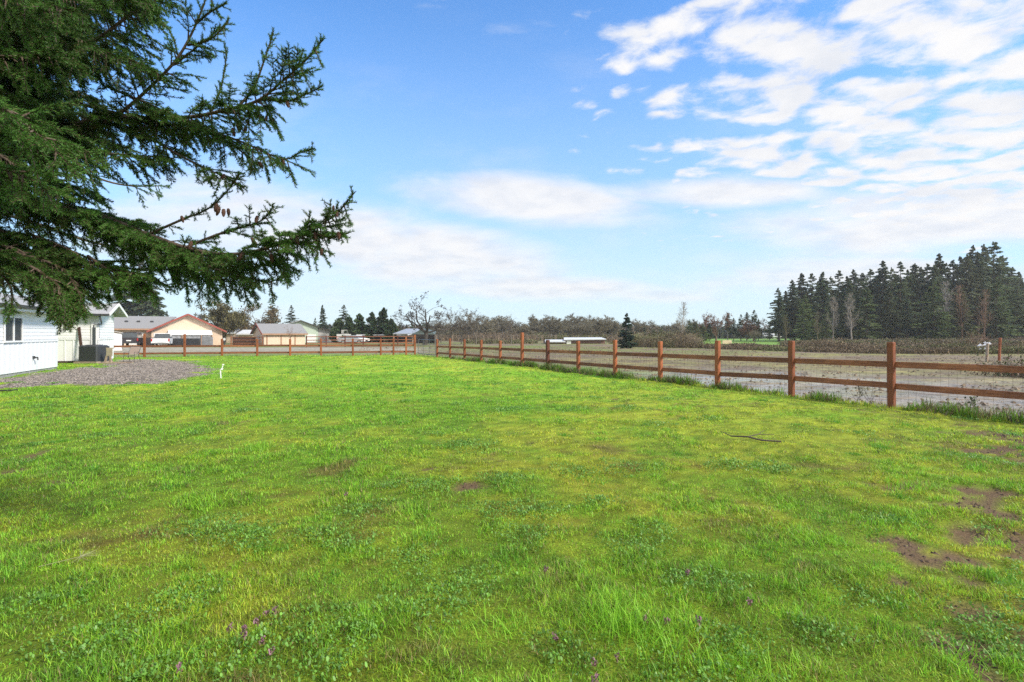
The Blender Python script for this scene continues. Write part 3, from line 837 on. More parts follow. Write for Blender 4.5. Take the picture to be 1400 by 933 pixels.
slab(m, [(-12.6, -.5, 2.86), (.45, -.5, 2.86), (.45, 3.6, 3.86), (-12.6, 3.6, 3.86)])
slab(m, [(.452, 2.1, 3.49), (7.0, 2.1, 3.49), (7.0, 3.6, 3.86), (.452, 3.6, 3.86)])
slab(m, [(-12.6, 3.602, 3.86), (7.0, 3.602, 3.86), (7.0, 7.7, 2.86), (-12.6, 7.7, 2.86)])
m.build('roof', M['shingle_pale'], house)
m = MB(); m.box(-12.6, .47, -.53, -.502, 2.64, 2.86); m.box(.452, .48, -.50, 3.4, 2.66, 2.80)
m.build('fascia', M['white_trim'], house)
m = MB(); m.prism([(-.53, 2.74), (-.64, 2.74), (-.66, 2.87), (-.532, 2.87)], -12.6, .5, 'yz'); m.build('gutter', M['dark_metal'], house)
m = MB(); m.box(-12.4, .3, -.49, -.005, 2.63, 2.66); m.build('soffit', M['white_trim'], house)
# rear wing roof with a small gable over the end
rx0, rx1, rxm = 6.35, 9.9, 8.12
m = MB()
slab(m, [(rx0, -.35, 2.93), (rx0, 3.7, 2.93), (rxm, 3.7, 3.62), (rxm, -.35, 3.62)], .12)
slab(m, [(rx1, 3.7, 2.93), (rx1, -.35, 2.93), (rxm + .002, -.35, 3.62), (rxm + .002, 3.7, 3.62)], .12)
m.build('roof', M['shingle_pale'], house)
m = MB(); m.beam((rx0 - .03, -.37, 2.86), (rxm, -.37, 3.56), .035, .17); m.beam((rx1 + .03, -.375, 2.86), (rxm, -.375, 3.56), .035, .17); m.build('rake_board', M['white_trim'], house)
m = MB(); m.prism([(6.85, 2.951), (9.4, 2.951), (rxm, 3.47)], .28, .36, 'xz'); m.build('gable', mat('gable_beige', (.55, .53, .47), .8, .1, 4), house)
m = MB(); m.tube([(7.6, 1.5, 3.3), (7.6, 1.5, 4.05)], .06, 10); m.tube([(7.6, 1.5, 4.05), (7.6, 1.5, 4.1)], .085, 10); m.build('vent_pipe', mat('rusty_pipe', (.16, .10, .08), .8, .3, 9), house)
m = MB(); m.tube([(rx0 - .05, .1, 2.8), (rx0 - .02, .05, 2.5), (6.68, .12, 2.3), (6.68, .5, 2.25), (6.69, .5, .25)], .04, 8); m.build('downspout', M['dark_metal'], house)
m = MB(); m.prism([(6.34, 2.78), (6.22, 2.78), (6.2, 2.9), (6.338, 2.9)], -.35, 3.6, 'xz'); m.build('gutter', M['dark_metal'], house)
# window of the front wing
wx0, wx1, wz0, wz1 = -5.07, -3.70, 1.44, 2.37


def window(parent, x0, x1, y, z0, z1, out=-1, mull=1, fr=.07, glassmat='glass'):
    m = MB(); a, b = sorted((y + out * .05, y + out * .012))
    m.box(x0 - fr, x1 + fr, a, b, z1, z1 + fr); m.box(x0 - fr, x1 + fr, a - .01, b, z0 - fr, z0); m.box(x0 - fr, x0, a, b, z0, z1); m.box(x1, x1 + fr, a, b, z0, z1)
    for k in range(mull):
        xm_ = x0 + (x1 - x0) * (k + 1) / (mull + 1); m.box(xm_ - .035, xm_ + .035, a, b, z0, z1)
    w = m.build('window', M['white_trim'], parent)
    a, b = sorted((y + out * .020, y + out * .014))
    m = MB(); m.box(x0, x1, a, b, z0, z1); m.build('pane', M[glassmat], w)
    return w


window(house, wx0, wx1, -.02, wz0, wz1)
# door with dark glass on the rear wing's front wall
m = MB(); m.box(6.66, 6.70, .34, .62, .3, 2.3); m.build('door', M['white_trim'], house)
m = MB(); m.box(6.645, 6.66, .40, .56, .5, 2.1); m.build('door_glass', M['glass'], house)
m = MB(); m.box(-2.62, -2.5, -.06, -.003, .62, .74); m.tube([(-2.56, -.04, .68), (-2.56, -.16, .66)], .03, 8); m.tube([(-2.56, -.16, .70), (-2.56, -.17, .55)], .025, 8)
m.build('hose_tap', M['dark_metal'], house)

# leaning board, planks, air conditioner, stand, chair
Yd = 30.2
o = MB().beam((px_x(113.5, 30.1), 30.1, 0.02), (px_x(108.8, 30.6), 30.55, 2.1), .04, .16, up=(1, 0, 0)).build('leaning_board', M['brown_board']); tag(o, 'long dark brown board leaning against the white house beside the air conditioner', 'board')
o = MB().beam((px_x(80, 30.6), 30.1, .04), (px_x(114, 30.3), 30.25, .05), .14, .09).build('timber_plank', M['brown_board']); tag(o, 'dark plank lying on the ground along the foot of the house', 'plank')
ax = px_x(129, 30.0)
t = thing('air_conditioner', 'dark grey outdoor air conditioner unit standing beside the white house', 'air conditioner', (ax, 30.0, .03))
m = MB(); m.bbox(-.56, .56, -.5, .5, .08, 1.02, .09); m.build('casing', M['ac_metal'], t)
m = MB()
for i in range(15):
    z = .14 + i * .057
    m.box(-.5, .5, -.512, -.498, z, z + .022); m.box(.558, .572, -.44, .44, z, z + .022); m.box(-.572, -.558, -.44, .44, z, z + .022)
m.build('louvre', M['dark_metal'], t)
m = MB(); m.tube([(0, 0, 1.0), (0, 0, 1.045)], .4, 20); m.build('fan_grille', M['black'], t)
m = MB(); m.box(-.7, .62, -.62, .6, -.04, .08); m.build('base', M['weathered'], t)
t = thing('wooden_stand', 'weathered wooden stand of short boards between the air conditioner and the patio chair', 'wooden stand', (px_x(150, 29.6), 29.6, -.02))
m = MB(); m.beam((-.22, -.1, 0), (-.05, 0, .85), .09, .06); m.beam((.14, -.1, 0), (.02, 0, .85), .09, .06); m.beam((-.18, .25, 0), (-.04, .1, .8), .08, .05); m.build('leg', M['weathered'], t)
m = MB(); m.box(-.14, .2, -.08, -.04, .45, .88); m.box(-.2, .24, -.04, .06, .88, .93); m.build('top_board', mat('pale_board', (.45, .38, .28), .85, .2, 6), t)
for k, (a, b, z) in enumerate([((-.5, -.35), (.75, .15), .04), ((-.1, .2), (1.0, .35), .05)]):
    o = MB().beam((px_x(152, 29.6) + a[0], 29.6 + a[1], z), (px_x(152, 29.6) + b[0], 29.6 + b[1], z), .14, .05).build('plank', M['weathered'])
    tag(o, ['weathered plank lying on the ground in front of the wooden stand', 'weathered plank lying behind the wooden stand near the chair'][k], 'plank')
t = thing('patio_chair', 'patio chair with tan sling seat and thin metal frame on the edge of the gravel', 'chair', (px_x(180, 30.6), 30.6, 0), R(10))
m = MB(); m.add([(-.25, .22, .46), (.25, .22, .46), (.25, .42, .93), (-.25, .42, .93), (-.25, .24, .455), (.25, .24, .455), (.25, .44, .925), (-.25, .44, .925)], [(0, 1, 2, 3), (4, 7, 6, 5), (0, 4, 5, 1), (1, 5, 6, 2), (2, 6, 7, 3), (3, 7, 4, 0)])
m.build('backrest', M['sling'], t)
m = MB(); m.box(-.25, .25, -.25, .215, .40, .425); m.build('seat', M['sling'], t)
for sx in (-1, 1):
    m = MB(); m.tube([(sx * .28, -.30, 0), (sx * .28, -.26, .62), (sx * .28, .26, .62)], .014); m.build('leg', M['dark_metal'], t)
    m = MB(); m.tube([(sx * .28, .42, 0), (sx * .28, .18, .42), (sx * .28, .44, .95)], .014); m.build('leg', M['dark_metal'], t)
m = MB(); m.tube([(-.28, .44, .945), (.28, .44, .945)], .014); m.build('cross_bar', M['dark_metal'], t)
m = MB(); m.tube([(-.28, -.27, .41), (.28, -.27, .41)], .014); m.build('cross_bar', M['dark_metal'], t)

# garden hose on the gravel, white marker stakes
hx, hy = ground_at(30, 529)
pts = []
for i in range(60):
    a = i / 59; pts.append((hx - 2.4 + 3.4 * a, hy - .9 + 1.1 * math.sin(a * 5.5) * a + .5 * a, .03))
o = MB().tube(pts, .022, 6).build('garden_hose', M['black'], smooth=True); tag(o, 'black garden hose lying across the gravel edge near the house', 'hose')
sx, sy = ground_at(302, 517.5)
o = MB().tube([(sx, sy, -.03), (sx - .02, sy, .33)], .021, 8).tube([(sx - .02, sy, .32), (sx + .03, sy, .36)], .03, 8).build('marker_pipe', M['white_trim']); tag(o, 'short white plastic pipe stuck in the grass, the nearer of two', 'pipe')
sx, sy = ground_at(303.5, 507)
o = MB().tube([(sx, sy, -.03), (sx + .03, sy, .30)], .021, 8).tube([(sx + .03, sy, .29), (sx + .09, sy, .26)], .03, 8).build('marker_pipe', M['white_trim']); tag(o, 'short white plastic pipe stuck in the grass, the farther of two', 'pipe')

# ------------------------------------------------------------------ houses and sheds behind
# white low shed
Ys = 54
t = thing('white_shed', 'long white shed with a sloping top behind the white house', 'shed', (px_x(150, Ys), Ys, 0), R(37))
a, b = -2.0, local_x(167, px_x(150, Ys), Ys, R(37))
m = MB(); m.prism([(a, -.1), (b, -.1), (b, 1.72), (b - 1.0, 1.8), (a + 1.2, 2.24), (a, 2.26)], 0, 4, 'xz'); m.build('wall', M['white_siding'], t)
m = MB(); m.beam((a - .1, -.05, 2.29), (a + 1.2, -.05, 2.27), .25, .05); m.beam((a + 1.2, -.05, 2.27), (b + .1, -.05, 1.78), .25, .05); m.build('roof_edge', M['grey_wall'], t)
m = MB(); m.box(b - .01, b + .02, -.02, 4, 0, 1.7); m.build('corner_trim', M['dark_metal'], t)


def gable_front(t, x0, x1, y0, y1, zw, zr, wallm, roofm, trimm, over=.5, xr=None, th=.14, wallname='wall'):
    """house whose gable faces the camera; ridge runs along y"""
    xr = (x0 + x1) / 2 if xr is None else xr
    m = MB(); m.prism([(x0, -.1), (x1, -.1), (x1, zw), (xr, zr), (x0, zw)], y0, y1, 'xz'); m.build(wallname, wallm, t)
    for s, xe in ((-1, x0), (1, x1)):
        sl = (zr - zw) / (xr - xe); e = xe + s * over; ze = zw - abs(sl) * over
        m = MB(); d = .03
        slab(m, [(e, y0 - over, ze + d + th), (xr, y0 - over, zr + d + th), (xr, y1 + .4, zr + d + th), (e, y1 + .4, ze + d + th)], th); m.build('roof', roofm, t)
        m = MB(); m.beam((e, y0 - over - .03, ze + d + th * .4), (xr, y0 - over - .03 - .002 * s, zr + d + th * .4), .05, .24); m.build('rake_board', trimm, t)


def gable_side(t, x0, x1, y0, y1, zw, zr, wallm, roofm, trimm, over=.5):
    """house whose eave faces the camera; ridge runs along x"""
    ym_ = (y0 + y1) / 2
    m = MB(); m.prism([(y0, -.1), (y1, -.1), (y1, zw), (ym_, zr), (y0, zw)], x0, x1, 'yz'); m.build('wall', wallm, t)
    sl = (zr - zw) / (ym_ - y0)
    m = MB(); slab(m, [(x0 - over, y0 - over, zw - sl * over + .16), (x1 + over, y0 - over, zw - sl * over + .16), (x1 + over, ym_, zr + .16), (x0 - over, ym_, zr + .16)]); slab(m, [(x0 - over, y1 + over, zw - sl * over + .16), (x1 + over, y1 + over, zw - sl * over + .16), (x1 + over, ym_ + .002, zr + .16), (x0 - over, ym_ + .002, zr + .16)])
    m.build('roof', roofm, t)
    m = MB(); m.box(x0 - over, x1 + over, y0 - over - .05, y0 - over - .003, zw - sl * over - .08, zw - sl * over + .14); m.build('fascia', trimm, t)


Y0 = 76; cx = px_x(254, Y0); S = Y0 / F


TH = math.atan2(-cx, Y0)


def LX(px): return local_x(px, cx, Y0, TH)


def LZ(py): return CZ - (py - HY) * S


t = thing('tan_house', 'tan house with red-trimmed gable, grey shingle roof and white lean-to awning', 'house', (cx, Y0, 0), TH)
gable_front(t, LX(207), LX(304), 0, 11, 2.15, LZ(431), M['tan_wall'], M['shingle'], M['red_trim'], .55)
x0, x1 = LX(120), LX(206.5)
m = MB(); m.box(x0, x1, 1.2, 10, -.1, 2.35); m.build('wall', M['tan_wall'], t)
m = MB(); slab(m, [(x0 - .5, .6, 2.45), (x1 + .3, .6, 2.45), (x1 + 3.0, 5.6, LZ(432)), (x0 - .5, 5.6, LZ(432))]); slab(m, [(x0 - .5, 10.6, 2.45), (x1 + .3, 10.6, 2.45), (x1 + 3.0, 5.602, LZ(432)), (x0 - .5, 5.602, LZ(432))]); m.build('roof', M['shingle'], t)
m = MB(); m.box(x0 - .5, x1 + .25, .54, .597, 2.2, 2.42); m.build('gutter', M['tan_trim'], t)
m = MB(); m.box(LX(210), LX(222), -.04, -.003, .1, 1.75); m.build('garage_door', M['white_trim'], t)
m = MB(); m.box(LX(175), LX(196), 1.15, 1.197, .1, 1.9); m.build('garage_door', M['white_trim'], t)
for px in (170, 187, 206):
    m = MB(); c_ = LX(px); m.bbox(c_ - .2, c_ + .2, 3.0, 3.4, 3.2, 3.62, .04); m.build('roof_vent', M['dark_metal'], t)
m = MB(); c_ = LX(274.5); m.tube([(c_, 3, 3.2), (c_, 3, 4.35)], .12, 8); m.tube([(c_, 3, 4.35), (c_, 3, 4.55)], .19, 8); m.build('flue', M['dark_metal'], t)
m = MB(); m.box(LX(225.2), LX(226.4), -.10, -.01, 1.35, 1.7); m.build('wall_lamp', M['dark_metal'], t)
# awning
a, b = LX(230), LX(289.5)
m = MB(); slab(m, [(a, -2.6, 1.55), (b, -2.6, 1.55), (b, -.02, 2.22), (a, -.02, 2.22)], .07); m.build('awning', M['white_trim'], t)
m = MB(); m.add([(a - .01, -.03, 2.15), (a - .01, -2.6, 1.48), (a - .01, -.03, .1), (a + .03, -.03, 2.15), (a + .03, -2.6, 1.48), (a + .03, -.03, .1)], [(0, 1, 2), (5, 4, 3), (0, 3, 4, 1), (1, 4, 5, 2), (2, 5, 3, 0)]); m.build('awning_side', M['white_trim'], t)
for px in (231, 249, 275, 289):
    m = MB(); c_ = LX(px); m.box(c_ - .05, c_ + .05, -2.58, -2.48, 0, 1.5); m.build('awning_post', M['tan_trim'], t)
m = MB(); n_ = 40
vs = []; fs = []
for i in range(n_ + 1):
    x_ = a + .1 + (b - a - .2) * i / n_; w_ = .05 * math.sin(i * 1.3)
    vs += [(x_, -2.45 + w_, .1), (x_, -2.45 + w_ * .4, 1.46)]
for i in range(n_): fs.append((2 * i, 2 * i + 2, 2 * i + 3, 2 * i + 1))
m.add(vs, fs); m.build('curtain', M['tarp'], t)
o = MB().box(px_x(230, 70), px_x(273, 70), 70, 70.12, -.05, 1.05).build('privacy_panel', mat('dark_fabric', (.05, .052, .058), .85, .3, 3)); tag(o, 'dark grey privacy screen standing in front of the tan house awning', 'screen')
o = MB().box(px_x(190, 71), px_x(211, 71), 71, 71.12, -.05, 1.15).build('privacy_panel', mat('brown_fabric', (.085, .07, .065), .85, .3, 3)); tag(o, 'dark brown low screen between the dark pickup and the white pickup', 'screen')
o = MB().box(px_x(273.5, 70), px_x(288.5, 70), 70.4, 70.46, -.05, 1.25).build('tarp_sheet', M['tarp']); tag(o, 'grey tarpaulin hung below the right end of the white awning', 'tarp')

# tan garage
Yg = 77; cx = px_x(361, Yg); S = Yg / F; TG = R(39)
gx = lambda px: local_x(px, cx, Yg, TG)
gz = lambda py: CZ - (py - HY) * S
t = thing('tan_garage', 'low tan garage with grey shingle roof behind a small bare tree', 'garage', (cx, Yg, 0), TG)
gable_side(t, 0, gx(417), 0, 6.8, 1.72, gz(443.5), M['tan_wall'], M['shingle'], M['tan_trim'], .35)
for px in (365, 384.5, 403.5):
    m = MB(); c_ = gx(px); m.box(c_ - .09, c_ + .09, -.05, -.003, 0, 1.7); m.build('pilaster', M['tan_trim'], t)
m = MB(); m.beam((-.40, -.4, 1.60), (-.40, 3.4, gz(442.2)), .05, .2); m.beam((-.40, 7.2, 1.60), (-.402, 3.4, gz(442.2)), .05, .2); m.build('rake_board', M['red_trim'], t)
m = MB(); m.box(-.05, -.003, 2.6, 4.0, 0, 1.45); m.build('door', M['grey_wall'], t)
for px in (366, 383): m = MB(); m.bbox(gx(px) - .12, gx(px) + .12, 2.6, 2.85, gz(448), gz(445), .03); m.build('roof_vent', M['dark_metal'], t)

# green barn
Yb = 98; cx = px_x(410, Yb); S = Yb / F; TB = math.atan2(-cx, Yb)
t = thing('green_barn', 'pale green metal barn with a white lean-to behind the tan garage', 'barn', (cx, Yb, 0), TB)
gx = lambda px: local_x(px, px_x(410, Yb), Yb, TB)
gz = lambda py: CZ - (py - HY) * S
m = MB(); m.prism([(gx(384), -.1), (gx(435), -.1), (gx(435), gz(447.5)), (gx(410.5), gz(438.5)), (gx(384), gz(446))], 0, 14, 'xz'); m.build('wall', M['green_wall'], t)
m = MB(); slab(m, [(gx(380), -.5, gz(446.5)), (gx(410.5), -.5, gz(437.6)), (gx(410.5), 14.3, gz(437.6)), (gx(380), 14.3, gz(446.5))]); m.build('roof', M['metal_roof'], t)
m = MB(); slab(m, [(gx(410.6), -.5, gz(437.6)), (gx(436.5), -.5, gz(447.2)), (gx(436.5), 14.3, gz(447.2)), (gx(410.6), 14.3, gz(437.6))]); slab(m, [(gx(436), -.5, gz(448.3)), (gx(458.5), -.5, gz(451.8)), (gx(458.5), 14.3, gz(451.8)), (gx(436), 14.3, gz(448.3))]); m.build('roof', M['barn_dark'], t)
m = MB(); m.prism([(gx(435.2), -.1), (gx(457), -.1), (gx(457), gz(452.2)), (gx(435.2), gz(449))], .1, 13.8, 'xz'); m.build('lean_to', M['grey_wall'], t)
m = MB(); m.box(gx(420), gx(432), -.06, -.004, 0, gz(457.5)); m.build('door', M['white_trim'], t)
# small white roofs between the tan house and the garage
for k, (a, b, top, eave, Y_, lab) in enumerate([(326, 347, 452.2, 457, 92, 'low white-roofed shed left of the tan garage'), (309, 321, 451, 455.5, 96, 'small white-roofed shed behind the broad olive tree')]):
    cx = px_x((a + b) / 2, Y_); t = thing('small_shed', lab, 'shed', (cx, Y_, 0)); hw = (b - a) / 2 * Y_ / F
    z0_, z1_ = CZ - (eave - HY) * Y_ / F, CZ - (top - HY) * Y_ / F
    gable_side(t, -hw, hw, 0, 4, z0_, z1_, M['tan_wall'], M['metal_roof_white'], M['white_trim'], .25)

# long open shed, and the pole barn
Yl = 96; cx = px_x(525, Yl); S = Yl / F
gx = lambda px: px_x(px, Yl) - cx
gz = lambda py: CZ - (py - HY) * S
t = thing('long_shed', 'long low open shed with a pale metal roof on posts', 'shed', (cx, Yl, 0))
m = MB(); slab(m, [(gx(487), 0, gz(457.5)), (gx(556), 0, gz(457.8)), (gx(556), 6, gz(456)), (gx(487), 6, gz(455.8))], .18); m.build('roof', M['metal_roof_white'], t)
m = MB(); m.box(gx(490), gx(522), 5.2, 5.4, -.1, 1.45); m.box(gx(522), gx(556), 5.4, 5.5, -.1, 1.0); m.build('back_wall', M['barn_dark'], t)
for px in (491, 508, 525, 540, 555):
    m = MB(); m.box(gx(px) - .09, gx(px) + .09, .2, .4, -.1, gz(458.8)); m.build('post', M['white_trim'] if px == 508 else M['weathered'], t)
Yp = 92; cx = px_x(565, Yp); S = Yp / F
gx = lambda px: px_x(px, Yp) - cx
gz = lambda py: CZ - (py - HY) * S
t = thing('pole_barn', 'open pole barn with a grey metal roof behind the large bare tree', 'barn', (cx, Yp, 0))
m = MB(); slab(m, [(gx(537), 0, gz(456.3)), (gx(563.5), -.2, gz(456.3)), (gx(574.5), 4, gz(449.0)), (gx(549), 4.2, gz(449.2))], .12); m.build('roof', M['metal_roof'], t)
m = MB(); slab(m, [(gx(574.6), 4, gz(449.0)), (gx(564), -.2, gz(456.2)), (gx(595), -.2, gz(457)), (gx(592), 4, gz(452.5))], .12); m.prism([(gx(565), gz(457.2)), (gx(594), gz(457.5)), (gx(590), gz(453.6)), (gx(574.5), gz(450.6))], .1, .2, 'xz'); m.build('gable', M['barn_green'], t)
m = MB(); m.box(gx(556), gx(594), 5, 5.2, -.1, gz(457.6)); m.box(gx(593.8), gx(594.6), 0, 5, -.1, gz(457.8)); m.build('back_wall', M['barn_dark'], t)
for px in (538, 555, 564, 567.5, 583, 594):
    m = MB(); m.box(gx(px) - .1, gx(px) + .1, .2, .4, -.1, gz(457)); m.build('post', M['weathered'], t)
m = MB(); m.box(gx(539), gx(554), 2, 2.1, gz(459.5), gz(457.2)); m.build('cross_board', M['white_trim'], t)

# long low building in the middle distance and scattered far roofs
Yr = 88; cx = px_x(790, Yr); S = Yr / F
gx = lambda px: px_x(px, Yr) - cx
gz = lambda py: CZ - (py - HY) * S
t = thing('long_barn', 'long low red-brown barn with a white roof far behind the fence', 'barn', (cx, Yr, 0))
m = MB(); m.box(gx(746), gx(772), 0, 6, -.1, gz(467)); m.box(gx(772), gx(828), .5, 8, -.1, gz(464.5)); m.build('wall', mat('brick_red', (.20, .11, .09), .85, .3, 3), t)
m = MB(); slab(m, [(gx(745), -.4, gz(467)), (gx(773), -.4, gz(467)), (gx(773), 3, gz(464.8)), (gx(747), 3, gz(464.8))], .15); slab(m, [(gx(771), .1, gz(464.3)), (gx(829), .1, gz(463.6)), (gx(829), 5, gz(461.8)), (gx(775), 5, gz(462))], .15); m.build('roof', M['metal_roof_white'], t)
m = MB(); m.box(gx(775), gx(781), .3, .45, -.1, gz(466)); m.build('door', M['white_trim'], t)
FAR = [(641, 649, 461, 464.5, 130, 'small far shed with white roof, leftmost of those beyond the orchard', 'metal_roof_white'), (652, 663, 460.3, 465, 125, 'small far shed with a grey-white roof beyond the orchard', 'metal_roof'),
       (748, 760, 457, 460.5, 160, 'far pale house partly hidden in bare trees above the long barn', 'metal_roof_white'), (763, 775, 457.5, 460.5, 165, 'far pale house right of its twin among the bare trees', 'shingle_pale'),
       (1046, 1067, 456.2, 460.2, 170, 'distant white house at the edge of the green park', 'metal_roof_white'), (1366, 1384, 457.3, 460.5, 190, 'pale distant building glimpsed past the right end of the forest', 'grey_wall')]
for a, b, top, eave, Y_, lab, rm in FAR:
    cx = px_x((a + b) / 2, Y_); t = thing('small_shed' if b - a < 12 and Y_ < 150 else 'far_house', lab, 'shed' if 'shed' in lab else ('building' if 'building' in lab else 'house'), (cx, Y_, 0)); hw = (b - a) / 2 * Y_ / F
    z0_, z1_ = CZ - (eave - HY) * Y_ / F, CZ - (top - HY) * Y_ / F
    z0_ = max(z0_, .6)
    gable_side(t, -hw, hw, 0, 5, z0_, max(z1_, z0_ + .3), M['white_siding'], M[rm], M['white_trim'], .25)
    m = MB(); m.box(-hw * .4, -hw * .1, -.05, -.004, z0_ * .35, z0_ * .8); m.build('window', M['glass'], t)


# corral fences
def corral(pts_px, Y_pairs, rails, h, label, pm, rm, step=2.6, r=.05):
    a = np.array([px_x(pts_px[0], Y_pairs[0]), Y_pairs[0]]); b = np.array([px_x(pts_px[1], Y_pairs[1]), Y_pairs[1]])
    t = thing('paddock_fence', label, 'fence', (a[0], a[1], 0)); L = np.linalg.norm(b - a); n = max(1, int(L / step)); dd = (b - a) / L
    for i in range(n + 1):
        p = dd * L * i / n; m = MB(); m.bbox(-r, r, -r, r, -.1, h + random.uniform(-.03, .03), .01); m.build('post', pm, t, loc=(p[0], p[1], 0))
    for z in rails:
        m = MB(); m.beam((0, -.0, z), (dd[0] * L, dd[1] * L, z), .04, .1); o = m.build('rail', rm, t)


corral((316, 359), (72, 72), (.35, .8, 1.2), 1.4, 'dark weathered rail fence between the tan house and the tan garage', M['rail_wood'], M['rail_wood'], 2.5, .06)
corral((419, 566), (66, 74), (.45, .85, 1.3), 1.45, 'dark brown paddock fence in front of the barns', M['dark_fence_wood'], M['rail_wood'], 2.4, .06)
corral((597, 760), (88, 96), (.5, 1.0, 1.35), 1.4, 'grey-brown orchard fence running beneath the bare trees', M['weathered'], M['twig_bark'], 2.8, .06)
# dark board fence beside the shed
o = MB().box(px_x(318, 78), px_x(349, 78), 78, 78.1, -.05, 1.15).build('board_fence', M['brown_board']); tag(o, 'low dark board fence left of the tan garage', 'fence')
# roadside sign boards and a dark mailbox post
t = thing('round_sign', 'round white sign on a dark post at the corner of the tan house', 'sign', (px_x(307, 68), 68, 0))
m = MB(); m.box(-.05, .05, -.05, .05, -.1, 1.1); m.build('post', M['dark_metal'], t)
m = MB(); k = 16; m.prism([(.17 * math.cos(a * 2 * math.pi / k), .95 + .17 * math.sin(a * 2 * math.pi / k)) for a in range(k)], -.09, -.055, 'xz'); m.build('sign_face', M['white_trim'], t)
t = thing('field_sign', 'tan sign board standing on the green park beyond the brush', 'sign', (px_x(994, 82), 82, 0))
m = MB(); m.bbox(-.75, .75, -.05, .05, .05, .62, .02); m.build('sign_face', M['sign_face'], t)
m = MB(); m.box(-.7, -.6, .05, .12, -.1, .6); m.box(.6, .7, .05, .12, -.1, .6); m.build('post', M['weathered'], t)


# ------------------------------------------------------------------ vehicles
def vehicle(name, label, cat, loc, rz, prof, glass, W, paint, bed=None, L=5.2, wr=.38, wheels=(.95, 4.2), lamps=True):
    """prof: (x,z) side outline with the tail at x=0; glass: (x,z) greenhouse outline"""
    t = thing(name, label, cat, loc, rz); h = W / 2
    m = MB(); m.prism(prof, -h, h, 'xz')
    m.build('body', paint, t)
    m = MB(); n = len(glass); top = max(z for _, z in glass); bot = min(z for _, z in glass)
    vs = []
    for s in (-1, 1):
        for x_, z_ in glass:
            k = (z_ - bot) / (top - bot); vs.append((x_, s * (h - .03 - .16 * k), z_))
    m.add(vs, [tuple(range(n)), tuple(range(2 * n - 1, n - 1, -1))] + [(i, n + i, n + (i + 1) % n, (i + 1) % n) for i in range(n)]); m.build('window', M['glass'], t)
    m = MB(); xs_ = [x_ for x_, z_ in glass if z_ > top - .05]; m.bbox(min(xs_) - .05, max(xs_) + .05, -(h - .2), h - .2, top - .02, top + .05, .03); m.build('roof', paint, t)
    for wx in wheels:
        for s in (-1, 1):
            m = MB(); m.tube([(wx, s * (h - .2), wr), (wx, s * (h + .01), wr)], wr, 16); w_ = m.build('wheel', M['black'], t)
            m = MB(); m.tube([(wx, s * (h + .005), wr), (wx, s * (h + .025), wr)], wr * .6, 12); m.build('rim', M['chrome'], w_)
    for s in (-1, 1):
        m = MB(); m.box(-.03, .03, s * (h - .05) - .09, s * (h - .05) + .05, .75, 1.1); m.build('tail_light', M['red_lamp'], t)
    m = MB(); m.bbox(-.12, .02, -h + .05, h - .05, .42, .60, .03); m.build('bumper', M['chrome'] if paint != M['dark_paint'] else M['dark_metal'], t)
    m = MB(); m.box(-.045, -.003, -.26, .26, .72, .86); m.build('number_plate', M['white_trim'], t)
    return t


pick = [(0, .45), (.5, .42), (.6, .75), (1.35, .75), (1.45, .42), (3.7, .42), (3.8, .75), (4.6, .75), (4.7, .42), (5.4, .45), (5.42, .95), (4.2, 1.12), (2.05, 1.12), (0, 1.14)]
pg = [(2.05, 1.12), (4.25, 1.12), (3.55, 1.72), (2.3, 1.76)]
vehicle('pickup_truck', 'white pickup truck parked with its tail towards the rail fence', 'pickup', (px_x(219, 66), 66, -.05), R(118), pick, pg, 1.95, M['white_paint'], wheels=(.97, 4.2))
suv = [(0, .5), (.5, .42), (.6, .78), (1.3, .78), (1.4, .42), (3.4, .42), (3.5, .78), (4.25, .78), (4.35, .42), (4.9, .5), (4.92, 1.0), (3.9, 1.15), (.05, 1.18)]
sg_ = [(.08, 1.17), (3.85, 1.15), (3.1, 1.80), (.35, 1.84)]
vehicle('suv', 'dark SUV parked in front of the tan house garage', 'car', (px_x(176, 67), 67, 0), R(116), suv, sg_, 1.95, M['dark_paint'], wheels=(.95, 3.87))
sed = [(0, .4), (.5, .3), (1.2, .3), (3.2, .3), (4.3, .4), (4.35, .72), (3.3, .9), (.8, .93), (0, .85)]
sdg = [(.6, .9), (3.4, .88), (2.6, 1.32), (1.2, 1.34)]
vehicle('car', 'grey-blue car parked by the lean-to of the green barn', 'car', (px_x(461, 88), 88, 0), R(25), sed, sdg, 1.75, M['silver_paint'], wheels=(.85, 3.5), wr=.31)
vehicle('car', 'white car parked left of the long open shed', 'car', (px_x(476, 90), 90, 0), R(60), sed, sdg, 1.75, M['white_paint'], wheels=(.85, 3.5), wr=.31)
t = thing('camper', 'small grey and white camper trailer parked right of the green barn', 'trailer', (px_x(470, 96), 96, 0))
m = MB(); m.prism([(-1.3, .5), (1.3, .5), (1.35, 1.6), (-1.35, 1.6)], 0, 2, 'xz'); m.build('body', M['white_paint'], t)
m = MB(); m.prism([(-.5, 1.61), (.9, 1.61), (.7, 2.4), (-.55, 2.4)], .2, 1.8, 'xz'); m.build('roof', M['grey_wall'], t)
for s in (-.7, .7): m = MB(); m.tube([(s, -.05, .3), (s, .15, .3)], .3, 12); m.build('wheel', M['black'], t)


# ------------------------------------------------------------------ conifers in the distance
def rot_cols(d, s, k): pass


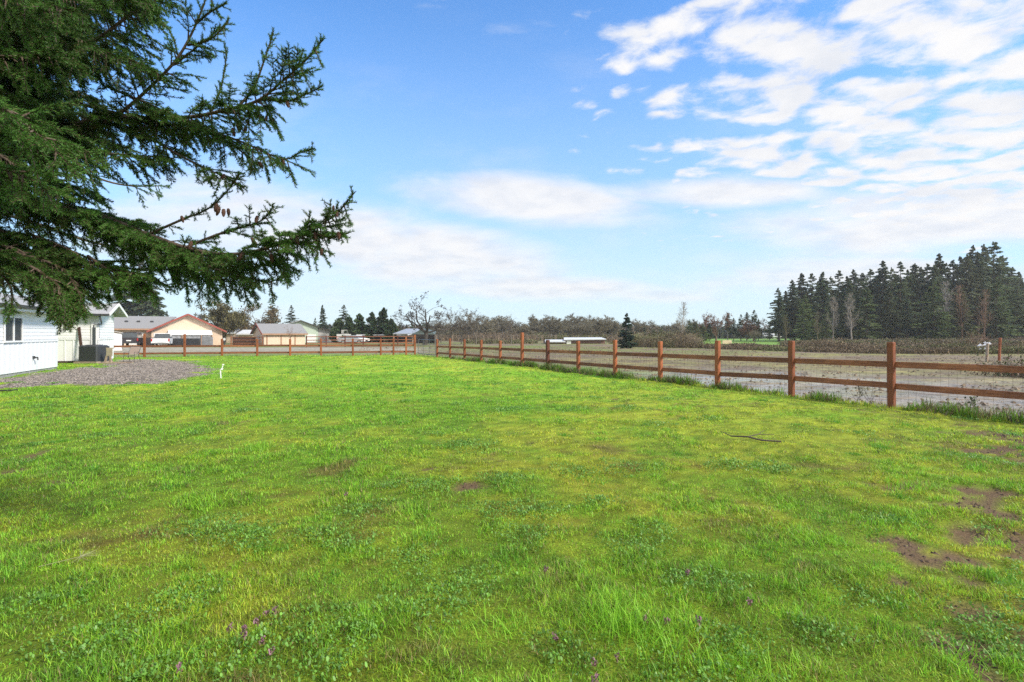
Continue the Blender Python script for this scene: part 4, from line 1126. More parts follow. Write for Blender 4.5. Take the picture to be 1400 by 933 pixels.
def conifer_parts(H, Rw, base, n_br, per, leaf, colr, seed, ragged=.25, droop=.28, power=.74, tw=.012):
    g = np.random.default_rng(seed)
    u = g.random(n_br) ** 1.15; z0 = base + (H - base) * u
    side = .6 + .7 * g.random(12)                     # the crown is not a perfect cone
    az = g.random(n_br) * 2 * np.pi
    L = Rw * (1 - u) ** power * side[(az / (2 * np.pi) * 12).astype(int) % 12] * (1 - ragged + 2 * ragged * g.random(n_br)) + .05
    L *= np.where(u < .10, .55 + 3 * u, 1)
    rise = .32 * (u - .25)                               # upper branches point upward, lower ones hang
    n = n_br * per
    i = np.repeat(np.arange(n_br), per)
    t = .12 + .92 * g.random(n) ** .75
    ca, sa = np.cos(az[i]), np.sin(az[i])
    lat = g.normal(0, 1, n) * L[i] * .15 * (1.15 - t)
    x = ca * L[i] * t - sa * lat; y = sa * L[i] * t + ca * lat
    z = z0[i] + L[i] * (rise[i] * t - droop * t ** 2 + .10 * t ** 4) - np.abs(lat) * .25 + g.normal(0, leaf * .15, n)
    # each leaf spray: a slim triangle pair along the branch, slightly hanging
    dirx = ca - sa * np.sign(lat) * .7 + g.normal(0, .3, n); diry = sa + ca * np.sign(lat) * .7 + g.normal(0, .3, n); dirz = -.25 + g.normal(0, .28, n)
    d = np.stack([dirx, diry, dirz], 1); d /= np.linalg.norm(d, axis=1)[:, None]
    w = g.normal(0, 1, (n, 3)); w -= (w * d).sum(1)[:, None] * d; w /= np.linalg.norm(w, axis=1)[:, None]
    s = leaf * (.6 + .8 * g.random(n)) * (.30 + .70 * (1 - u[i]) ** .7)
    P = np.stack([x, y, z], 1)
    V = np.stack([P - d * s[:, None] * .5, P + w * s[:, None] * .26, P + d * s[:, None] * .75, P - w * s[:, None] * .26], 1)
    q = np.arange(n)[:, None] * 4 + np.arange(4)
    tone = (.62 + .5 * g.random(n_br))[i] * (.75 + .5 * g.random(n))
    c = np.array(colr)[None] * tone[:, None]; brown = g.random(n) < .05; c[brown] = np.array([.09, .06, .035])
    segs = []
    for k in range(0, n_br, 2):
        e = np.array([math.cos(az[k]) * L[k] * .85, math.sin(az[k]) * L[k] * .85, z0[k] + L[k] * .85 * (rise[k] - droop * .85)])
        segs.append((np.array([0, 0, z0[k]]), e, H * .0016 + .012, .01))
    zz = np.linspace(0, H, 9); wob = g.normal(0, H * .003, (9, 2)); wob[0] = 0
    for a in range(8): segs.append((np.array([*wob[a], zz[a]]), np.array([*wob[a + 1], zz[a + 1]]), H * tw * (1 - zz[a] / H) + .02, H * tw * (1 - zz[a + 1] / H) + .015))
    # dead stubs below the crown
    for k in range(10):
        a = g.random() * 6.28; zb = g.uniform(.05, 1) * base + .3; l = g.uniform(.3, 1.2)
        segs.append((np.array([0, 0, zb]), np.array([math.cos(a) * l, math.sin(a) * l, zb - .2 * l]), .03, .01))
    return V.reshape(-1, 3), q, np.repeat(c, 4, 0), segs


def conifer(name, label, loc, H, Rw, base, n_br=120, per=42, leaf=.5, colr=(.045, .085, .04), seed=1, bark='bark', group=None, cat='tree', **kw):
    v, q, c, segs = conifer_parts(H, Rw, base, n_br, per, leaf, colr, seed, **kw)
    t = thing(name, label, cat, loc, 0, group)
    np_mesh('crown', v, [q], M['fir_needles'], t, col=c)
    sv, sf = seg_mesh(segs, 6); np_mesh('trunk', sv, [sf], M[bark], t, smooth=True)
    return t


protos = []
SPEC = [(15, 2.8, 2.5, .38, .30), (15, 2.3, 3.6, .45, .34), (15, 3.2, 1.6, .4, .28), (15, 2.1, 6.0, .5, .3), (15, 2.8, 4.6, .5, .36), (15, 3.2, .5, .3, .24)]


def forest_tree(px, top, Y, kind, label, group=None, wide=1.0, base_y=None):
    H = CZ - (top - HY) * Y / F
    x = px_x(px, Y)
    s = H / 15.0
    rz = rng.random() * 6.28
    if kind not in FP:
        H0, R0, b0, rg, dr = SPEC[kind]
        cl = [(.125, .170, .075), (.110, .155, .078), (.150, .180, .070), (.140, .160, .085), (.115, .155, .085), (.155, .215, .070)][kind]
        FP[kind] = conifer('fir_tree', label, (x, Y, 0), H0, R0, b0, n_br=190, per=52, leaf=.46, colr=cl, seed=40 + kind, bark='pale_bark' if kind == 3 else 'bark', group=group, ragged=rg, droop=dr)
        t = FP[kind]; t.scale = (s * wide, s * wide, s); t.rotation_euler = (0, 0, rz)
        return t
    return dup(FP[kind], (x, Y, 0), rz, (s * wide, s * wide, s), label, None, group)


FP = {}
GF = 'fir trees of the stand at the right edge of the field'
lab_back = 'dark fir tree standing within the tall stand right of the field'
# outline of the stand, front to back
edge = [(1064, 394), (1074, 398), (1083, 383), (1096, 374), (1110, 374), (1118, 385), (1125, 372), (1136, 378), (1147, 370), (1158, 378), (1167, 369), (1179, 374), (1190, 368), (1198, 377), (1207, 357), (1219, 366), (1231, 358), (1241, 369), (1250, 361), (1259, 366), (1268, 361), (1277, 364),
        (1284, 347), (1293, 360), (1303, 356), (1313, 351), (1337, 345), (1322, 349), (1370, 350), (1384, 366), (1393, 372), (1410, 380), (1425, 376), (1440, 384)]
for i, (px, top) in enumerate(edge):
    forest_tree(px, top, rng.uniform(104, 122), [0, 1, 4, 3, 0, 4, 1, 2][i % 8], lab_back, GF, rng.uniform(1.05, 1.35))
for i in range(54):
    px = rng.uniform(1068, 1430); top = np.interp(px, [1064, 1100, 1200, 1280, 1350, 1400, 1440], [402, 384, 374, 368, 358, 384, 390]) + rng.uniform(4, 24)
    forest_tree(px, top, rng.uniform(106, 140), [0, 2, 2, 4, 5][i % 5], lab_back, GF, rng.uniform(1.1, 1.5))
for px, top, Y, k, w, lab in [(1330, 336, 110, 4, .85, 'tall thin-topped fir with bare upper trunk, highest of the stand but one'), (1345, 335, 112, 3, .95, 'tall fir with pale bare trunk beside the thin-topped one'), (1359, 331, 108, 0, 1.2, 'tallest broad fir near the right end of the stand'),
                              (1185, 392, 96, 5, 1.3, 'bushy green fir with low branches in the middle of the stand front'), (1160, 402, 98, 2, 1.25, 'medium fir with low branches left of the bushy one'), (1277, 385, 92, 5, 1.35, 'bright green fir with sweeping low branches at the front of the stand'),
                              (1314, 392, 93, 2, 1.25, 'olive-green fir with low boughs right of the bright green one'), (1216, 398, 97, 2, 1.2, 'dark fir with low boughs between the bushy fir and the bright green one'), (1098, 412, 100, 5, 1.1, 'low bushy fir at the left end of the stand'), (1362, 380, 96, 5, 1.25, 'green fir with low branches under the tallest fir'),
                              (1240, 408, 95, 1, 1.3, 'dark drooping fir left of the bright green fir'), (1130, 420, 103, 5, 1.1, 'short bushy fir under the left part of the stand'), (1391, 392, 99, 0, 1.3, 'dark fir closing the right end of the stand'), (1066, 402, 110, 1, 1.0, 'dark slim fir forming the left edge of the stand')]:
    forest_tree(px, top, Y, k, lab, None, w)
# large firs behind the tan house
for px, top, Y, k, w, lab in [(170, 358, 112, 4, 1.15, 'tall ragged fir behind the white house roof, left of three'), (192, 350, 114, 3, 1.25, 'tall ragged fir behind the tan house, middle of three'), (208, 362, 110, 4, 1.0, 'tall ragged fir behind the tan house roof, right of three')]:
    forest_tree(px, top, Y, k, lab, None, w)
for px, top, Y, k, w, lab in [(373, 409, 120, 0, 1.2, 'dark fir behind the tan garage ridge'), (398.5, 417.5, 125, 0, 1.15, 'pointed fir just left of the green barn gable'), (441, 417, 120, 1, 1.1, 'pointed fir rising behind the green barn lean-to'), (431, 434.5, 130, 2, 1.0, 'short fir tip left of the pointed fir behind the barn'),
                              (470, 417, 118, 0, 1.35, 'pointed fir rising above the dark evergreen clump'), (221, 427, 150, 1, 1.0, 'tiny distant fir tip above the tan house roof'), (228, 425, 150, 0, 1.0, 'tiny distant fir tip just left of the tan gable peak'),
                              (547, 441, 150, 2, 1.2, 'distant fir just left of the big bare tree'), (556, 443, 152, 1, 1.2, 'distant bluish fir behind the pole barn roof'), (564, 440, 155, 0, 1.2, 'distant fir above the pole barn roof'), (579, 437, 150, 0, 1.1, 'distant fir seen through the big bare tree')]:
    forest_tree(px, top, Y, k, lab, None, w)
# the single young spruce and the conifers right of it
conifer('spruce_tree', 'lone dark young spruce standing at the field edge, dense to the ground', (px_x(857, 62), 62, 0), CZ + (456 - 429) * 62 / F, 1.05, .1, 130, 46, .26, (.042, .078, .048), 77, ragged=.14, droop=.12, power=.82)
for px, top, Y, k, w, lab in [(881, 446, 130, 1, 1.3, 'small far fir second from the lone spruce'), (893, 449, 128, 2, 1.5, 'small rounded evergreen between the lone spruce and the bare birch'), (904, 448, 128, 5, 1.6, 'small dark rounded evergreen left of the bare birch'), (871, 441, 150, 3, 1.2, 'small thin far fir next to the lone spruce'),
                              (943, 437, 105, 5, 1.7, 'bushy fir right of the bare birch'), (951, 441, 106, 2, 1.9, 'broad dark evergreen second from the bare birch'), (961, 443, 108, 5, 1.9, 'broad green evergreen at the start of the park'), (970, 442, 110, 1, 1.8, 'dark evergreen beside the reddish tree'),
                              (995, 428, 118, 3, 1.1, 'ragged fir right of the reddish tree'), (1003, 435, 120, 4, 1.1, 'ragged smaller fir in the park clump'), (1013, 430, 120, 0, 1.2, 'fir with narrow top in the park clump'), (1021, 427, 122, 4, 1.2, 'tall fir of the park clump, second from its right end'), (1031, 424, 120, 0, 1.35, 'tallest fir of the park clump'), (1052, 441, 128, 2, 1.2, 'small separate fir between the park clump and the big stand'), (1037, 436, 121, 1, 1.2, 'lower fir leaning on the right side of the park clump')]:
    forest_tree(px, top, Y, k, lab, None, w)


# evergreen clump (cedars) left of centre, dense rounded cones
def cedar(px, top, Y, wpx, label, seed, colr=(.085, .14, .05)):
    H = CZ - (top - HY) * Y / F; Rw = wpx / 2 * Y / F
    return conifer('cedar_tree', label, (px_x(px, Y), Y, 0), H, Rw, .3, 130, 46, .62, colr, seed, ragged=.18, droop=.05, power=.55, tw=.018)


cedar(463, 437, 98, 20, 'dense rounded cedar, leftmost of the evergreen clump by the long shed', 11, (.10, .16, .055))
cedar(477, 433, 97, 20, 'dense cedar second in the evergreen clump by the long shed', 12)
cedar(491, 430, 98, 22, 'dense cedar with a blunt top in the middle of the evergreen clump', 13)
cedar(509, 428, 97, 22, 'dense cedar with two tips right of the clump middle', 14, (.07, .125, .045))
cedar(525, 422, 98, 24, 'tallest dense cedar of the evergreen clump by the long shed', 15, (.068, .12, .045))
cedar(535, 437, 95, 16, 'low dense cedar at the right end of the evergreen clump', 16)


# ------------------------------------------------------------------ bare trees
BT = {}


def bare_proto(kind, seed=0):
    global rng
    keep_ = rng; rng = np.random.default_rng(500 + seed + sum(map(ord, kind)))
    sg = []
    if kind == 'orchard':      # wide crown of crooked limbs on a short trunk
        sg = [(np.array([0, 0, 0]), np.array([.1, 0, 1.0]), .36, .30), (np.array([.1, 0, 1.0]), np.array([.15, 0, 2.2]), .30, .26)]
        for k, (dx, dy, dz, l) in enumerate([(-.9, .1, .85, 4.6), (-.45, .4, 1, 4.4), (.2, -.2, 1.1, 4.4), (.8, .1, .75, 4.2), (.55, -.4, .9, 3.9), (-.7, -.4, .7, 3.8)]):
            skeleton((.15, 0, 2.1), (dx, dy, dz), l, .17, 4, .85, (3, 4), 6, .20, sg, .03, .50, .016)
    elif kind == 'upright':
        sg = [(np.array([0, 0, 0]), np.array([.05, 0, 1.5]), .22, .18)]
        for k in range(4): skeleton((.05, 0, 1.4), (rng.normal(0, .35), rng.normal(0, .35), 1), 4.4, .11, 4, .6, (3, 4), 6, .15, sg, .03, .55, .014)
    elif kind == 'round':
        sg = [(np.array([0, 0, 0]), np.array([0, .05, 1.2]), .26, .2)]
        for k in range(6): skeleton((0, .05, 1.1), (rng.normal(0, .6), rng.normal(0, .6), .9), 3.6, .11, 4, .75, (3, 4), 6, .2, sg, .03, .58, .014)
    elif kind == 'birch':      # single leader with ascending side twigs
        pts = [np.array([0, 0, 0.])]
        for i in range(12): pts.append(pts[-1] + np.array([rng.normal(0, .05), rng.normal(0, .05), .65]))
        for i in range(12): sg.append((pts[i], pts[i + 1], .13 * (1 - i / 13) + .01, .13 * (1 - (i + 1) / 13) + .01))
        for k in range(46):
            i = rng.integers(3, 12); a = rng.random() * 6.28
            skeleton(pts[i], (math.cos(a) * .7, math.sin(a) * .7, 1), 2.4 * (1 - i / 15), .035 * (1 - i / 14), 2, .5, (3, 4), 5, .12, sg, .04, .5, .011)
    elif kind == 'small':      # small ornamental tree in front of the garage
        sg = [(np.array([0, 0, 0]), np.array([.03, 0, 1.3]), .10, .08), (np.array([.03, 0, 1.3]), np.array([0, 0, 2.0]), .08, .07)]
        for k in range(7): skeleton((0, 0, 1.5 + .07 * k), (rng.normal(0, .75), rng.normal(0, .4), .9), 1.7, .04, 3, .6, (2, 3), 5, .15, sg, .02, .55, .010)
    rng = keep_
    return sg


LEAFC = {}


def bare_tree(kind, px, top, Y, label, bark='grey_bark', group=None, wide=1.0, haze=0, hc=None, variant=0):
    key = (kind, bark, variant, haze)
    H = CZ - (top - HY) * Y / F; x = px_x(px, Y); rz = 0 if kind == 'orchard' else rng.random() * 6.28
    if key not in BT:
        sg = bare_proto(kind, variant); zs = float(np.percentile([s[1][2] for s in sg], 98.5 if kind != 'birch' else 100))
        t = thing('bare_tree', label, 'tree', (x, Y, 0), rz, group); t['_h'] = float(zs)
        big = [s for s in sg if s[2] > .06]; tw = [s for s in sg if s[2] <= .06]
        v, f = seg_mesh(big, 6); np_mesh('trunk', v, [f], M[bark], t)
        v, f = seg_mesh(tw, 3); np_mesh('branches', v, [f], M[bark], t)
        if haze:                # ivy, lichen and bud-laden twigs thicken the crown
            e = np.array([s[1] for s in tw]); n = haze; e = e[rng.integers(0, len(e), n)] + rng.normal(0, .16, (n, 3))
            cc_ = np.array(hc or (.12, .10, .06))[None] * (.5 + 1.0 * rng.random(n))[:, None]
            v, f, c_ = discs(e[:, 0], e[:, 1], e[:, 2], .03 + .055 * rng.random(n), cc_, 1.0); np_mesh('foliage', v, [f], M['fir_needles'], t, col=c_)
        BT[key] = t
    else:
        t = dup(BT[key], (x, Y, 0), rz, 1, label, None, group)
    s = H / BT[key]['_h']; t.scale = (s * wide, s * wide, s)
    return t


bare_tree('orchard', 581, 407.5, 78, 'largest bare tree with wide crooked limbs beside the pole barn', 'dark_bark', haze=900, hc=(.12, .10, .08), wide=1.35)
bare_tree('small', 397, 445, 71, 'small bare reddish tree in front of the tan garage', 'rust_bark')
bare_tree('round', 307, 414, 88, 'broad olive-brown tree behind the right eave of the tan house', 'olive_bark', haze=9000, hc=(.14, .125, .05), wide=1.05)
bare_tree('round', 350, 419, 98, 'rounded bare brown tree behind the tan garage', 'olive_bark', haze=5200, hc=(.19, .14, .075), variant=2, wide=1.2)
bare_tree('birch', 932.5, 412, 86, 'tall slender bare birch alone above the brush', 'pale_bark', variant=0)
for px, top, Y, lab, w in [(616, 424, 84, 'bare crooked orchard tree first right of the largest one', .8), (631, 422, 84, 'bare crooked orchard tree second right of the largest one', .8), (651, 425, 82, 'bare upright orchard tree with forked trunk', .75), (699, 433, 86, 'bare orchard tree standing apart near the tall fence post', .85), (603, 436, 96, 'low bare tree right beside the largest bare tree', 1)]:
    bare_tree('upright', px, top, Y, lab, 'grey_bark', None, w, 700, (.11, .09, .07), variant=int(px) % 2)
bare_tree('round', 979, 430, 112, 'reddish-brown bare tree at the left of the park clump', 'rust_bark', haze=5200, hc=(.16, .08, .05), wide=.75)
bare_tree('round', 1030, 438, 112, 'low reddish-brown bare tree in front of the park clump', 'rust_bark', haze=5200, hc=(.16, .08, .05), wide=.8)
for px, top, Y, lab, bk in [(1164, 400, 92, 'pale bare tree trunk standing against the dark firs, left one', 'pale_bark'), (1139, 405, 98, 'thin bare grey tree before the left part of the stand', 'pale_bark'), (1346, 394, 90, 'bare orange-tinged tree with spreading twigs before the tall firs', 'rust_bark'), (1315, 388, 92, 'bare rust-coloured tree beside the olive-green fir', 'rust_bark'),
                            (1295, 383, 95, 'slim pale birch between the green firs', 'pale_bark'), (1075, 430, 90, 'small bare ivy-grown tree at the left end of the stand', 'olive_bark'), (1118, 425, 95, 'thin bare tree between the left firs', 'olive_bark')]:
    bare_tree('birch', px, top, Y, lab, bk, None, .8)
GB = 'bare trees of the far treeline'
labb = 'leafless grey-brown tree in the far treeline behind the orchard'
pxs = [595, 610, 622, 640, 660, 672, 684, 705, 716, 727, 737, 747, 757, 767, 776, 786, 796, 806, 815, 824, 832, 840, 712, 752, 792, 820, 648, 667, 690, 731, 772, 808, 836, 867, 885, 915, 924, 945]
for i, px in enumerate(pxs):
    px = px + rng.uniform(-3, 3)
    top = float(np.interp(px, [590, 640, 700, 735, 770, 800, 825, 845, 870, 950], [438, 437, 441, 438, 440, 437, 434, 442, 446, 444])) + rng.uniform(-8, 6)
    kd, bk, v = [('round', 'grey_bark', 1), ('upright', 'olive_bark', 0), ('round', 'olive_bark', 3), ('upright', 'grey_bark', 1)][i % 4]
    bare_tree(kd, px, top, rng.uniform(128, 165), labb, bk, GB, rng.uniform(1.1, 1.6), 5200, (.21, .185, .115), variant=v)
bare_tree('round', 1033, 452, 104, 'low bare shrubby tree at the edge of the green park', 'grey_bark', None, 1.0, 5200, (.15, .125, .085), variant=1)


# ------------------------------------------------------------------ brush at the far side of the field
def brush(name, label, region, n, hfun, colf, leafn, wid=.02):
    """region(n)->x,y ; stems arching out of the ground plus small leaves"""
    x, y = region(n); n = len(x); h = hfun(x, y) * (.55 + .75 * rng.random(n)); a = rng.random(n) * 6.28; le = h * (.25 + .9 * rng.random(n))
    b = a + 1.57; ww = wid * (.6 + .8 * rng.random(n)) * (1 + y / 90)
    wx, wy = np.cos(b) * ww, np.sin(b) * ww
    P = np.zeros((n, 6, 3)); z = np.full(n, -.1)
    for k, (tt, fz) in enumerate([(0, 0), (.45, .8), (1.0, .95)]):
        cx_, cy_ = x + np.cos(a) * le * tt, y + np.sin(a) * le * tt; s = 1 - .35 * k
        P[:, 2 * k] = np.stack([cx_ - wx * s, cy_ - wy * s, z + h * fz], 1); P[:, 2 * k + 1] = np.stack([cx_ + wx * s, cy_ + wy * s, z + h * fz + .02], 1)
    i = np.arange(n)[:, None] * 6
    q = np.concatenate([i + np.array([0, 1, 3, 2]), i + np.array([2, 3, 5, 4])]); c = np.repeat(colf(x, y, n), 6, 0)
    V = P.reshape(-1, 3)
    j = rng.integers(0, n, leafn); tt = rng.random(leafn); lx = x[j] + np.cos(a[j]) * le[j] * tt + rng.normal(0, .08, leafn); ly = y[j] + np.sin(a[j]) * le[j] * tt + rng.normal(0, .08, leafn)
    lz = -.1 + h[j] * np.minimum(1, .25 + tt * 1.1) * rng.uniform(.6, 1.1, leafn)
    v2, f2, c2 = discs(lx, ly, lz, .014 + .022 * rng.random(leafn) + .0003 * ly, colf(lx, ly, leafn) * (.6 + .8 * rng.random(leafn))[:, None], 1.0)
    me = np_mesh(name, np.concatenate([V, v2]), [q, f2 + len(V)], M['brush_stems'], col=np.clip(np.concatenate([c, c2]), .005, .6))
    tag(me, label, 'brush', kind='stuff')


def reg_right(n):
    y = rng.uniform(45, 92, n); px = rng.uniform(860, 1500, n); x = px_x(px, y)
    y0 = np.interp(px, [860, 950, 1050, 1200, 1300, 1400, 1500], [70, 62, 52, 45, 41, 39, 37]) + 7 * (fbm(x * .12, y * .12, 3) - .5)
    k = (y > y0) & ~((px > 950) & (px < 1068) & (y > 66)); return x[k], y[k]


def h_right(x, y):
    px = 700 + x / y * 700; u_ = np.interp(px, [860, 940, 960, 1060, 1100, 1500], [1.2, 1.5, .5, .45, .62, .72])
    return u_ * (.15 + 1.7 * fbm(x * .30, y * .30, 5) ** 1.3) 


def c_right(x, y, n):
    f_ = fbm(x * .12, y * .12, 1); g_ = ss(.45, .6, f_)[:, None]
    c = np.array([.175, .135, .085])[None] * (1 - g_) + np.array([.135, .145, .06])[None] * g_
    r_ = (rng.random(n) < .2)[:, None]; c = np.where(r_, np.array([.19, .135, .09])[None], c)
    return c * (.55 + .9 * rng.random(n))[:, None]


brush('brush', 'brown and olive bramble thicket along the far side of the muddy field', reg_right, 100000, h_right, c_right, 170000, .012)


def reg_mid(n):
    y = rng.uniform(88, 150, n); px = rng.uniform(560, 960, n); x = px_x(px, y); k = (fbm(x * .06, y * .06, 6) > .46) | (px > 860); k &= ~((px > 735) & (px < 830) & (y < 122)); return x[k], y[k]


brush('undergrowth', 'low brown undergrowth below the far bare trees', reg_mid, 26000, lambda x, y: np.interp(y, [88, 150], [.5, 2.3]) * (.4 + fbm(x * .2, y * .2, 2)), c_right, 42000, .03)


def reg_far(n):
    y = rng.uniform(170, 240, n); px = rng.uniform(60, 1440, n); return px_x(px, y), y


brush('far_woods', 'distant grey-green woods closing the horizon', reg_far, 46000, lambda x, y: 1.5 + 5.0 * fbm(x * .035, y * .03, 4) ** 1.2, lambda x, y, n: (np.array([.09, .10, .065])[None] * (1 - ss(.45, .55, fbm(x * .05, y * .05, 2))[:, None]) + np.array([.15, .12, .085])[None] * ss(.45, .55, fbm(x * .05, y * .05, 2))[:, None]) * (.6 + .8 * rng.random(n))[:, None], 90000, .12)
bx = px_x(1336, 56)
t = thing('bare_shrub', 'reddish leafless shrub rising from the brush near the white plastic sheet', 'shrub', (bx, 56, -.05))
sg = []
for k in range(40): sg += skeleton((rng.normal(0, .4), rng.normal(0, .4), 0), (rng.normal(0, .4), rng.normal(0, .4), 1), rng.uniform(.9, 1.7), .014, 2, .5, (2, 3), 4, .12, None, 0, .6, .006)
v, f = seg_mesh(sg, 3); np_mesh('stems', v, [f], M['rust_bark'], t)


# ------------------------------------------------------------------ the big spruce whose boughs hang into the view
TR = np.array([-6.25, 4.7])
sp_w, sp_n, sp_cones = [], [], []     # wood segments, needle-bearing segments, cone places


def unit(v): return v / (np.linalg.norm(v) + 1e-9)


def polyline(P, step):
    P = np.array(P); out_ = [P[0]]
    # smooth with Catmull-Rom, then resample evenly
    pts = []
    Q = np.concatenate([[2 * P[0] - P[1]], P, [2 * P[-1] - P[-2]]])
    for i in range(1, len(Q) - 2):
        for t in np.linspace(0, 1, 12, endpoint=False):
            a, b, c, d = Q[i - 1], Q[i], Q[i + 1], Q[i + 2]
            pts.append(.5 * (2 * b + (c - a) * t + (2 * a - 5 * b + 4 * c - d) * t * t + (3 * b - a - 3 * c + d) * t ** 3))
    pts.append(P[-1]); pts = np.array(pts)
    s = np.concatenate([[0], np.cumsum(np.linalg.norm(np.diff(pts, axis=0), axis=1))])
    n = max(3, int(s[-1] / step)); k = np.linspace(0, s[-1], n)
    return np.stack([np.interp(k, s, pts[:, j]) for j in range(3)], 1), s[-1]


def shoot(p, d, L, droop, curl=.0):
    """a needle-clad twig"""
    n = max(1, int(L / .035)); q = p; st = L / n
    for i in range(n):
        d = d.copy(); d[2] += (-droop if i < n * .6 else curl) * st * 6; d = unit(d + rng.normal(0, .05, 3))
        q2 = q + d * st; sp_n.append((q, q2, .0030, .0024)); q = q2
    return q


def lateral(p, d, L, droop, dens=1.0):
    """side branchlet carrying short twigs"""
    n = max(2, int(L / .030)); st = L / n; q = p; d = unit(d); side = unit(np.cross(d, [0, 0, 1.]) + 1e-6)
    for i in range(n):
        f = i / n; d = d.copy(); d[2] += -droop * st * 5 * (1 if f < .7 else -.35); d = unit(d + rng.normal(0, .035, 3))
        q2 = q + d * st
        r = .0045 * (1 - f) + .0016
        (sp_n if f > .18 else sp_w).append((q, q2, r, r * .9))
        q = q2
        for s in (-1, 1):
            if rng.random() < .78 * dens and f > .05:
                side = unit(np.cross(d, [0, 0, 1.]) + 1e-6); sd_ = unit(d * .75 + side * s * rng.uniform(.5, .85) + np.array([0, 0, rng.normal(-.12 - droop * .4, .22)]))
                shoot(q, sd_, rng.uniform(.035, .10) * (1.15 - .55 * f) * min(1, L / .15), droop * .5, .1)
    shoot(q, d, .05, 0)


def limb(ctrl, r0=.03, r1=.004, lat=.42, droop=.25, hang=.35, bare=.0, dens=1.0, tip=.07, up=0.0):
    r0 *= .72; hang *= 1.35
    P = [np.array(at(*c)) if not isinstance(c, np.ndarray) else c for c in ctrl]
    pts, L = polyline(P, .034); n = len(pts)
    for i in range(n - 1):
        f = i / (n - 1); r = r0 * (1 - f) ** .8 + r1; g = (i + 1) / (n - 1)
        d = unit(pts[i + 1] - pts[i])
        rem = L * (1 - f)
        (sp_n if rem < .55 else sp_w).append((pts[i], pts[i + 1], r, r0 * (1 - g) ** .8 + r1))
        if f < bare: continue
        # skip what is far outside the picture's neighbourhood
        side = unit(np.cross(d, [0, 0, 1.]) + 1e-6)
        ll = min(lat, .06 + rem * .42)
        for s in (-1, 1):
            if rng.random() < .62 * dens:
                dd = unit(d * rng.uniform(.5, 1.0) + side * s * rng.uniform(.45, 1.0) + np.array([0, 0, rng.normal(-.1 + up, .3)]))
                l_ = ll * rng.uniform(.45, 1.1)
                if l_ < .13: shoot(pts[i], dd, l_ * .8 + .02, droop * .3, .1)
                else: lateral(pts[i], dd, l_, droop, dens)
        if rng.random() < hang * dens:       # pendulous branchlets
            dd = unit(d * .35 + np.array([rng.normal(0, .2), rng.normal(0, .2), -1.0])); l_ = ll * rng.uniform(.35, 1.15)
            lateral(pts[i], dd, l_, .1, .8) if l_ > .1 else shoot(pts[i], dd, l_, .1)
        if rem < .6 and rng.random() < .5: shoot(pts[i], unit(d + np.array([0, 0, .35])), .05, 0)


def tr(z): return np.array([TR[0], TR[1], z])


